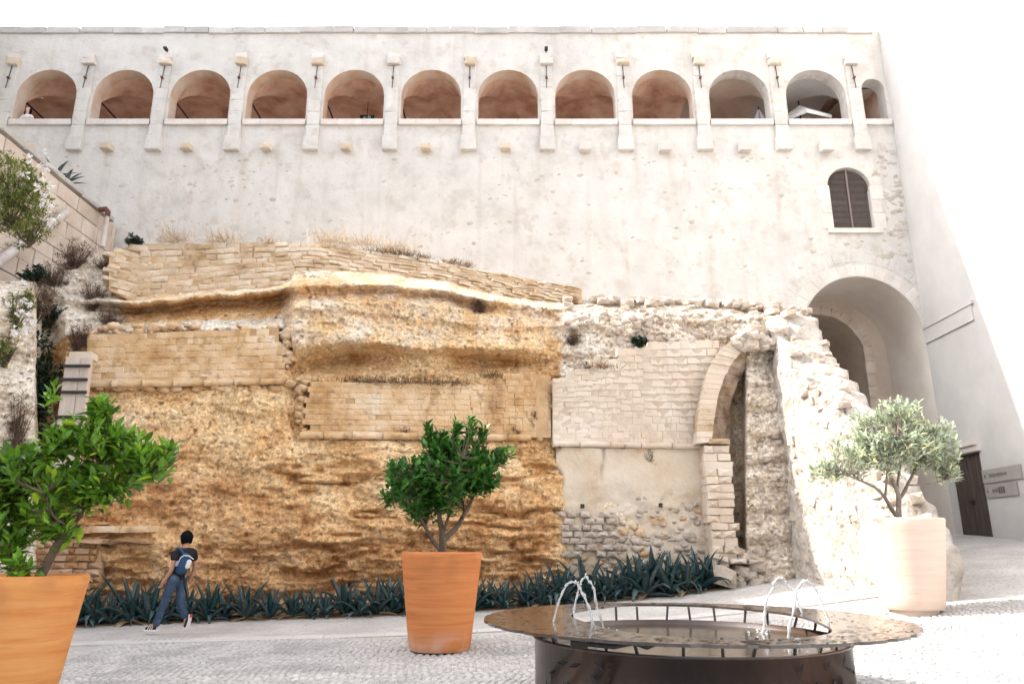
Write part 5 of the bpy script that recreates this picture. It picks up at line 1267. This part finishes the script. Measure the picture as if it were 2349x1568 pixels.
GR = [((400, 552), 'straw', .5, .75, 'tall pale straw grass at the left on the rubble wall'), ((505, 552), 'straw', .55, .6, 'pale straw grass second from the left on the rubble wall'), ((620, 556), 'straw', .3, .35, 'short sparse straw grass on the rubble wall'), ((755, 555), 'straw', .5, .7, 'pale feathery straw grass above the middle rock'), ((830, 560), 'straw', .6, .6, 'wide pale straw grass right of the feathery clump'), ((905, 570), 'straw', .6, .5, 'pale straw grass behind the brown grass fringe'),
      ((880, 578), 'brownstraw', .7, .28, 'brown dry grass fringe on the rubble wall'), ((925, 584), 'brownstraw', .5, .25, 'second brown grass fringe right along the rubble wall'), ((972, 595), 'brownstraw', .25, .28, 'brown grass tuft at the bend of the rubble wall'), ((1035, 602), 'brownstraw', .3, .24, 'dark brown tuft near the low end of the rubble wall'), ((1065, 608), 'brownstraw', .3, .22, 'last brown tuft at the low end of the rubble wall'),
      ((830, 872), 'brownstraw', .5, .25, 'dry grass at the left on the shelf of the middle block facing'), ((900, 876), 'brownstraw', .7, .25, 'thick dry grass on the shelf of the middle block facing'), ((980, 878), 'brownstraw', .7, .25, 'dry grass in the middle of the grassy shelf'), ((1040, 878), 'brownstraw', .5, .2, 'dry grass at the right of the grassy shelf'), ((1130, 862), 'brownstraw', .3, .2, 'small dry tuft where the grassy shelf steps up'), ((1375, 842), 'brownstraw', .45, .3, 'dry grass hanging over the pale vault wall')]
for (a, b), mt, w_, h_, lb in GR:
    Y = (yf(a, b) if b < 640 else (ym(a, b) if a < 1260 else yv_(a, b)))+.02
    c = W(a, b+3, Y); tuft('grass_tuft', lb, 'grass', (c.x, c.y, c.z), w_, int(260*w_+60), M[mt], h_, .011 if mt == 'straw' else .014, .9, droop=.25)
# two small agaves on the ramp wall
for k, (a, b) in enumerate(((128, 415), (150, 432))):
    c = WX(a, b, XL-.1); t = thing('agave', ('spiky agave perched on the ramp wall coping, upper of two' if k == 0 else 'spiky agave perched on the ramp wall coping, lower of two'), 'agave', (c.x, c.y, 12.35))
    for j in range(9): inst('leaf', AG[j % 4], t, (c.x, c.y, 12.4), (0, -random.uniform(.4, 1.4), j*2.4), (.75, .75, .75))
# ------------------------------------------------------------------ people
def skin(name, nodes, edges, mat, parent, sub=2, root=0, origin=None):
    keys = list(nodes); g = ORG[parent.name] if parent else Vector((0, 0, 0)); o0 = Vector(origin)
    v = [Vector(nodes[k][0])+o0-g for k in keys]; e = [(keys.index(a), keys.index(b)) for a, b in edges]
    me = bpy.data.meshes.new(name); me.from_pydata([tuple(p) for p in v], e, []); me.update()
    o = link(name, me, mat, parent)
    md = o.modifiers.new('skin', 'SKIN'); md.use_smooth_shade = True
    for i, k in enumerate(keys):
        r = nodes[k][1]; sv = me.skin_vertices[0].data[i]; sv.radius = (r, r) if not isinstance(r, tuple) else r; sv.use_root = (i == root)
    s_ = o.modifiers.new('sub', 'SUBSURF'); s_.levels = sub; s_.render_levels = sub
    return o
M['skin'] = plain('skin', (.42, .22, .14), rough=.55, var=.06); M['hair'] = plain('black_hair', (.006, .006, .007), rough=.95, spec=.08, var=.3, scale=30, bump=.4)
M['tee'] = plain('black_tee', (.013, .014, .018), rough=.9, var=.3); M['maroon'] = plain('maroon_print', (.12, .04, .05), rough=.9)
M['jeans'] = material('faded_blue_jeans', [(.3, (.022, .04, .075)), (.55, (.055, .085, .135)), (.75, (.17, .21, .27))], scale=4, bump=.5, bscale=18, bdist=.015, rough=.9)
M['shoe'] = plain('navy_shoe', (.012, .015, .025), rough=.7); M['sole'] = plain('white_sole', (.72, .70, .68), rough=.6); M['red'] = plain('red_heel', (.5, .06, .05), rough=.6)
M['bag'] = plain('blue_nylon', (.02, .06, .13), rough=.7, var=.25); M['baggrey'] = plain('grey_nylon', (.30, .31, .37), rough=.7); M['bagwhite'] = plain('pale_nylon', (.62, .62, .62), rough=.7)
M['whitecloth'] = plain('white_blouse', (.74, .73, .76), rough=.9); M['skin2'] = plain('light_skin', (.58, .36, .29), rough=.55, var=.06)
PP = W(392, 1446, 13.9); PP.z = max(ZG(PP.x, 13.9), PP.z)
S = 1.0
def fingers(nodes, edges, wrist, hand, d, side, r=.008):
    """palm + four fingers + thumb, slightly curled"""
    w = Vector(wrist); h = Vector(hand); d = Vector(d).normalized(); s_ = Vector(side).normalized(); nrm = d.cross(s_)
    nodes['palm'] = (tuple(w.lerp(h, .6)), (.03, .018)); nodes['palm2'] = (tuple(h), (.032, .017)); edges += [('wrist', 'palm'), ('palm', 'palm2')]
    for i, (o_, L) in enumerate(((-.03, .062), (-.01, .072), (.01, .068), (.028, .052))):
        b = h+s_*o_; nodes['f%da' % i] = (tuple(b+d*.02), r); nodes['f%db' % i] = (tuple(b+d*(.02+L*.55)+nrm*.012), r*.9); nodes['f%dc' % i] = (tuple(b+d*(.02+L*.85)+nrm*.035), r*.75)
        edges += [('palm2', 'f%da' % i), ('f%da' % i, 'f%db' % i), ('f%db' % i, 'f%dc' % i)]
    b = w.lerp(h, .5); nodes['ta'] = (tuple(b-s_*.035), .011); nodes['tb'] = (tuple(b-s_*.055+d*.04), .009); edges += [('palm', 'ta'), ('ta', 'tb')]
walk = thing('person', 'person in black shirt and blue jeans walking left with a backpack', 'person', PP)
nd = {'pelvis': ((0, .02, .90), (.09, .08)), 'waist': ((.03, .03, 1.04), (.08, .07)), 'chest': ((.06, .04, 1.22), (.09, .08)), 'neck0': ((.08, .05, 1.34), (.05, .05)), 'neck': ((.075, .055, 1.425), .05), 'jaw': ((.045, .07, 1.475), (.058, .06)), 'skull': ((.05, .075, 1.555), (.078, .085)), 'crown': ((.055, .075, 1.62), .06), 'nose': ((-.045, .11, 1.52), .014),
      'shl': ((-.025, -.10, 1.30), .045), 'ell': ((-.035, -.16, 1.03), .043), 'wrist': ((-.15, -.15, .84), .028),
      'shr': ((.17, .19, 1.30), .045), 'elr': ((.20, .25, 1.05), .043), 'wrr': ((.13, .27, .86), .028), 'hnr': ((.10, .28, .78), (.03, .018)),
      'hipl': ((-.045, -.06, .86), .095), 'knl': ((-.145, -.06, .47), .062), 'anl': ((-.265, -.05, .10), .042), 'tol': ((-.40, -.03, .045), .035),
      'hipr': ((.055, .10, .86), .095), 'knr': ((.055, .10, .47), .06), 'anr': ((.215, .08, .20), .04), 'tor': ((.19, .10, .055), .034)}
ed = [('pelvis', 'waist'), ('waist', 'chest'), ('chest', 'neck0'), ('neck0', 'neck'), ('neck', 'jaw'), ('jaw', 'skull'), ('skull', 'crown'), ('jaw', 'nose'), ('neck0', 'shl'), ('shl', 'ell'), ('ell', 'wrist'), ('neck0', 'shr'), ('shr', 'elr'), ('elr', 'wrr'), ('wrr', 'hnr'),
      ('pelvis', 'hipl'), ('hipl', 'knl'), ('knl', 'anl'), ('anl', 'tol'), ('pelvis', 'hipr'), ('hipr', 'knr'), ('knr', 'anr'), ('anr', 'tor')]
fingers(nd, ed, (-.15, -.15, .84), (-.185, -.145, .785), (-.35, .1, -1), (.9, -.4, -.2))
skin('body', nd, ed, M['skin'], walk, origin=PP)
skin('shirt', {'a0': ((0, .02, .80), (.15, .125)), 'a': ((.005, .02, .90), (.155, .13)), 'b': ((.03, .03, 1.04), (.145, .12)), 'c': ((.06, .04, 1.22), (.165, .135)), 'e': ((.078, .052, 1.40), (.062, .06)), 'd': ((.085, .05, 1.335), (.12, .11)), 'l': ((-.02, -.09, 1.315), .08), 'l2': ((-.03, -.135, 1.16), .072), 'r': ((.165, .18, 1.315), .08), 'r2': ((.19, .22, 1.16), .072)},
     [('a0', 'a'), ('a', 'b'), ('b', 'c'), ('c', 'd'), ('d', 'e'), ('d', 'l'), ('l', 'l2'), ('d', 'r'), ('r', 'r2')], M['tee'], walk, origin=PP)
skin('shirt_print', {'a': ((-.085, -.0, .95), (.05, .06)), 'b': ((-.065, .0, 1.1), (.055, .07)), 'c': ((-.055, .0, 1.2), (.05, .06))}, [('a', 'b'), ('b', 'c')], M['maroon'], walk, origin=PP)
skin('jeans', {'p': ((0, .02, .86), (.148, .125)), 'p0': ((.01, .02, .97), (.138, .118)), 'hl': ((-.045, -.06, .82), .105), 'ml': ((-.095, -.06, .65), .088), 'kl': ((-.145, -.06, .47), .074), 'cl': ((-.2, -.055, .28), .068), 'al': ((-.262, -.05, .055), .062), 'hr': ((.055, .1, .82), .105), 'mr': ((.06, .1, .63), .088), 'kr': ((.06, .1, .47), .074), 'cr': ((.13, .09, .33), .068), 'ar': ((.222, .08, .19), .06)},
     [('p', 'p0'), ('p', 'hl'), ('hl', 'ml'), ('ml', 'kl'), ('kl', 'cl'), ('cl', 'al'), ('p', 'hr'), ('hr', 'mr'), ('mr', 'kr'), ('kr', 'cr'), ('cr', 'ar')], M['jeans'], walk, origin=PP)
sh_l = skin('shoe', {'h': ((-.24, -.05, .05), (.042, .046)), 'm': ((-.33, -.045, .05), (.042, .042)), 't': ((-.435, -.035, .04), (.036, .026))}, [('h', 'm'), ('m', 't')], M['shoe'], walk, origin=PP)
mb = MB(); pr2 = [(-.47, -.05), (-.44, -.085), (-.3, -.1), (-.2, -.095), (-.195, -.01), (-.3, .0), (-.43, -.0)]
mb.add([(PP.x+x, PP.y+y, PP.z+.004) for x, y in pr2]+[(PP.x+x, PP.y+y, PP.z+.026) for x, y in pr2], [tuple(range(6, -1, -1)), tuple(range(7, 14))]+[(k, (k+1) % 7, 7+(k+1) % 7, 7+k) for k in range(7)])
mb.build('sole', M['sole'], sh_l)
for q in range(3): MB().tube([PP+Vector((-.30-.035*q, -.098+.004*q, .03)), PP+Vector((-.285-.035*q, -.09, .075))], .006, 5).build('stripe', M['sole'], sh_l)
sh_r = skin('shoe', {'h': ((.235, .08, .22), (.042, .046)), 'm': ((.225, .085, .13), (.042, .042)), 't': ((.205, .095, .045), (.036, .028))}, [('h', 'm'), ('m', 't')], M['shoe'], walk, origin=PP)
mb = MB()
sp_ = [(.285, .265), (.283, .16), (.262, .07), (.235, .01)]
vs = []
for (x, z) in sp_: vs += [(PP.x+x, PP.y+.03, PP.z+z), (PP.x+x, PP.y+.135, PP.z+z), (PP.x+x-.02, PP.y+.135, PP.z+z), (PP.x+x-.02, PP.y+.03, PP.z+z)]
mb.add(vs, [(0, 1, 2, 3), (12, 15, 14, 13)]+[(i*4+k, i*4+(k+1) % 4, i*4+4+(k+1) % 4, i*4+4+k) for i in range(3) for k in range(4)]); mb.build('sole', M['sole'], sh_r)
MB().box(PP.x+.278, PP.x+.292, PP.y+.035, PP.y+.13, PP.z+.215, PP.z+.268).build('heel_patch', M['red'], sh_r)
# hair: uneven cap over the skull
hv = []; hf = []; nu, nvv = 34, 20; rr = random.Random(9)
for i in range(nvv+1):
    th = pi*i/nvv*.86
    for k in range(nu):
        t = 2*pi*k/nu; r = 1+.22*rr.random()**2+.06*math.sin(3*t); dz_ = 0
        front = math.cos(t-2.6)                       # face side looks left / away
        th2 = th*(.62 if front > .35 else 1)
        hv.append(PP+Vector((.06+.098*r*math.sin(th2)*math.cos(t), .07+.105*r*math.sin(th2)*math.sin(t), 1.565+.115*r*math.cos(th2))))
for i in range(nvv):
    for k in range(nu): hf.append((i*nu+k, i*nu+(k+1) % nu, (i+1)*nu+(k+1) % nu, (i+1)*nu+k))
mk('hair', hv, hf, M['hair'], walk, True)
# backpack on the back
bk_ = thing('backpack', 'blue backpack with white reflective panel on the walking person', 'backpack', PP+Vector((.14, -.06, 1.0)))
skin('body', {'a': ((.05, -.10, .93), (.11, .09)), 'b': ((.12, -.085, 1.06), (.145, .115)), 'c': ((.165, -.07, 1.2), (.13, .105)), 'd': ((.115, -.10, 1.32), (.06, .05))}, [('a', 'b'), ('b', 'c'), ('c', 'd')], M['bag'], bk_, origin=PP)
skin('pocket', {'a': ((.20, -.14, 1.03), (.055, .05)), 'b': ((.25, -.125, 1.2), (.055, .05))}, [('a', 'b')], M['bagwhite'], bk_, origin=PP)
skin('side_pocket', {'a': ((.04, -.19, 1.07), (.035, .03)), 'b': ((.075, -.19, 1.18), (.035, .03))}, [('a', 'b')], M['baggrey'], bk_, origin=PP)
MB().tube([PP+Vector(p) for p in ((.10, -.19, 1.22), (.17, -.205, 1.265), (.25, -.18, 1.255), (.30, -.11, 1.2))], .010, 6).build('piping', M['bagwhite'], bk_, True)
MB().tube([PP+Vector(p) for p in ((.06, -.16, 1.12), (.09, -.18, 1.2), (.13, -.165, 1.25))], .008, 6).build('piping', M['bagwhite'], bk_, True)
MB().tube([PP+Vector(p) for p in ((.11, -.12, 1.3), (.06, -.13, 1.37), (0, -.10, 1.385), (-.06, -.08, 1.30))], .024, 6).build('strap', M['bag'], bk_, True)
MB().tube([PP+Vector(p) for p in ((.15, -.09, .96), (.17, -.10, .86), (.19, -.09, .74), (.235, -.08, .62), (.245, -.08, .5))], .018, 6).build('hanging_strap', M['tee'], bk_, True)
# woman leaning on the sill of the first arch
WP = Vector((W(65, 268, YW+.25).x, YW+.25, 15.42))
wom = thing('person', 'person with long dark hair and white top looking out of the leftmost arch', 'person', WP)
nd = {'pelvis': ((0, .50, .85), (.14, .11)), 'waist': ((0, .38, 1.0), (.115, .09)), 'chest': ((0, .10, 1.16), (.14, .10)), 'neck0': ((0, -.05, 1.32), (.07, .06)), 'neck': ((0, -.06, 1.39), .046), 'jaw': ((0, -.085, 1.45), .055), 'skull': ((0, -.075, 1.53), .078), 'crown': ((0, -.07, 1.6), .055), 'nose': ((0, -.165, 1.50), .012),
      'shl': ((-.16, -.0, 1.27), .05), 'ell': ((-.28, -.08, 1.09), .04), 'wrist': ((-.40, -.2, 1.075), .026), 'shr': ((.16, -.0, 1.27), .05), 'elr': ((.23, -.12, 1.08), .04), 'wrr': ((.02, -.22, 1.075), .026), 'hnr': ((-.06, -.23, 1.075), (.03, .018)),
      'hipl': ((-.08, .52, .8), .09), 'knl': ((-.09, .52, .44), .06), 'anl': ((-.09, .55, .08), .04), 'tol': ((-.09, .43, .035), .032), 'hipr': ((.08, .52, .8), .09), 'knr': ((.09, .52, .44), .06), 'anr': ((.09, .55, .08), .04), 'tor': ((.09, .43, .035), .032)}
ed = [('pelvis', 'waist'), ('waist', 'chest'), ('chest', 'neck0'), ('neck0', 'neck'), ('neck', 'jaw'), ('jaw', 'skull'), ('skull', 'crown'), ('jaw', 'nose'), ('neck0', 'shl'), ('shl', 'ell'), ('ell', 'wrist'), ('neck0', 'shr'), ('shr', 'elr'), ('elr', 'wrr'), ('wrr', 'hnr'),
      ('pelvis', 'hipl'), ('hipl', 'knl'), ('knl', 'anl'), ('anl', 'tol'), ('pelvis', 'hipr'), ('hipr', 'knr'), ('knr', 'anr'), ('anr', 'tor')]
fingers(nd, ed, (-.40, -.2, 1.075), (-.46, -.24, 1.075), (-.8, -.5, 0), (.4, -.8, .1))
WP2 = WP+Vector((0, 0, .0))
WZ = lambda d_: {k: ((p[0][0], p[0][1], p[0][2]*1.045), p[1]) for k, p in d_.items()}
skin('body', WZ(nd), ed, M['skin2'], wom, origin=WP2)
skin('top', WZ({'a': ((0, .50, .84), (.16, .125)), 'b': ((0, .38, 1.0), (.135, .11)), 'c': ((0, .10, 1.17), (.16, .12)), 'd': ((0, -.045, 1.30), (.09, .08)), 'l': ((-.15, -.03, 1.26), .065), 'l2': ((-.24, -.05, 1.14), .06), 'r': ((.15, -.03, 1.26), .065), 'r2': ((.21, -.08, 1.14), .06)}),
     [('a', 'b'), ('b', 'c'), ('c', 'd'), ('d', 'l'), ('l', 'l2'), ('d', 'r'), ('r', 'r2')], M['whitecloth'], wom, origin=WP2)
skin('trousers', WZ({'p': ((0, .50, .82), (.15, .12)), 'hl': ((-.08, .52, .76), .1), 'kl': ((-.09, .52, .44), .075), 'al': ((-.09, .55, .1), .06), 'hr': ((.08, .52, .76), .1), 'kr': ((.09, .52, .44), .075), 'ar': ((.09, .55, .1), .06)}), [('p', 'hl'), ('hl', 'kl'), ('kl', 'al'), ('p', 'hr'), ('hr', 'kr'), ('kr', 'ar')], M['jeans'], wom, origin=WP2)
skin('hair', WZ({'a': ((0, -.045, 1.60), (.085, .075)), 'b': ((0, -.015, 1.53), (.095, .075)), 'l': ((-.085, -.06, 1.45), (.035, .04)), 'l2': ((-.10, -.09, 1.30), (.03, .035)), 'r': ((.085, -.06, 1.45), (.035, .04)), 'r2': ((.10, -.09, 1.30), (.03, .035)), 'k': ((0, .03, 1.38), (.09, .05))}), [('a', 'b'), ('b', 'l'), ('l', 'l2'), ('b', 'r'), ('r', 'r2'), ('b', 'k')], M['hair'], wom, origin=WP2)
# phone / camera held over the sill
o = MB().box(WP.x-.58, WP.x-.49, WP.y-.28, WP.y-.22, 16.47, 16.57).build('camera', M['iron'], None, label='small dark camera held over the sill of the leftmost arch', cat='camera')
# ------------------------------------------------------------------ exit sign, painted sunlight and a folded parasol in the gallery
M['exit'] = plain('dark_green_sign', (.015, .06, .05), rough=.4); M['signwhite'] = plain('sign_white', (.62, .75, .72), rough=.5)
E = W(842, 270, YW+2.2); ex = thing('exit_sign', 'dark green exit sign with white arrow and running figure in the fifth arch', 'sign', E)
MB().box(E.x-.28, E.x+.28, E.y, E.y+.06, E.z-.12, E.z+.12).build('panel', M['exit'], ex)
mb = MB(); yy = E.y-.004
mb.add([(E.x-.16, yy, E.z), (E.x-.09, yy, E.z-.06), (E.x-.09, yy, E.z+.06)], [(0, 1, 2)]); mb.box(E.x-.10, E.x-.02, yy, yy+.003, E.z-.018, E.z+.018); mb.build('arrow', M['signwhite'], ex)
mb = MB(); mb.box(E.x+.03, E.x+.14, yy, yy+.003, E.z-.08, E.z+.08); mb.build('doorway', M['signwhite'], ex)
mb = MB(); mb.tube([(E.x+.10, yy-.002, E.z+.03), (E.x+.08, yy-.002, E.z-.01), (E.x+.05, yy-.002, E.z-.06)], .012, 5); mb.tube([(E.x+.08, yy-.002, E.z-.01), (E.x+.115, yy-.002, E.z-.05)], .011, 5); mb.lathe([(.001, .015), (.014, 0), (.001, -.015)], 6, (E.x+.105, yy-.002, E.z+.055)); mb.build('running_figure', M['exit'], ex)
MB().tube([(E.x, E.y+.03, E.z+.1), (E.x, E.y+.03, 18.9)], .012, 6).build('hanger', M['iron'], ex)
M['canvas'] = plain('white_canvas', (.72, .72, .71), rough=.9, var=.05); M['greycanvas'] = plain('grey_canvas', (.40, .38, .37), rough=.9)
c = ARC[11]
pa = thing('parasol', 'open white canvas parasol under the eleventh arch from the left', 'parasol', (c+.25, YW+2.2, 15.4))
ap = Vector((c+.1, YW+1.75, 18.2)); r_ = 1.12; zb = 17.25  # added white pyramid in place of sunlight on the arch's vault
co = [(ap.x+r_*math.cos(2*pi*k/6+.3), ap.y+r_*1.1*math.sin(2*pi*k/6+.3), zb) for k in range(6)]
for k in range(6): mk('canopy_panel', [ap, co[k], co[(k+1) % 6], Vector(co[k])+Vector((0, 0, -.14)), Vector(co[(k+1) % 6])+Vector((0, 0, -.14))], [(0, 1, 2), (1, 3, 4, 2)], M['canvas'], pa)
MB().tube([(ap.x, ap.y, 15.4), (ap.x, ap.y, 18.4)], .03, 8).build('pole', M['iron'], pa)
pf = thing('parasol', 'folded grey striped parasol at the right of the tenth arch', 'parasol', (ARC[10]+.95, YW+.9, 15.4))
x0, y0 = ARC[10]+.82, YW+.95
v = []; f = []; n = 16
for i, (r1, z) in enumerate(((.02, 17.5), (.12, 17.25), (.24, 16.9), (.30, 16.4), (.34, 15.9))):
    for k in range(n): t = 2*pi*k/n; q = r1*(1.15 if k % 2 else .7); v.append((x0+.2+q*math.cos(t), y0+q*math.sin(t), z))
for i in range(4):
    for k in range(n): f.append((i*n+k, i*n+(k+1) % n, (i+1)*n+(k+1) % n, (i+1)*n+k))
mk('folded_canopy', v, f, M['greycanvas'], pf); MB().tube([(x0+.2, y0, 15.4), (x0+.2, y0, 17.6)], .03, 8).build('pole', M['iron'], pf)
bpy.context.view_layer.update()
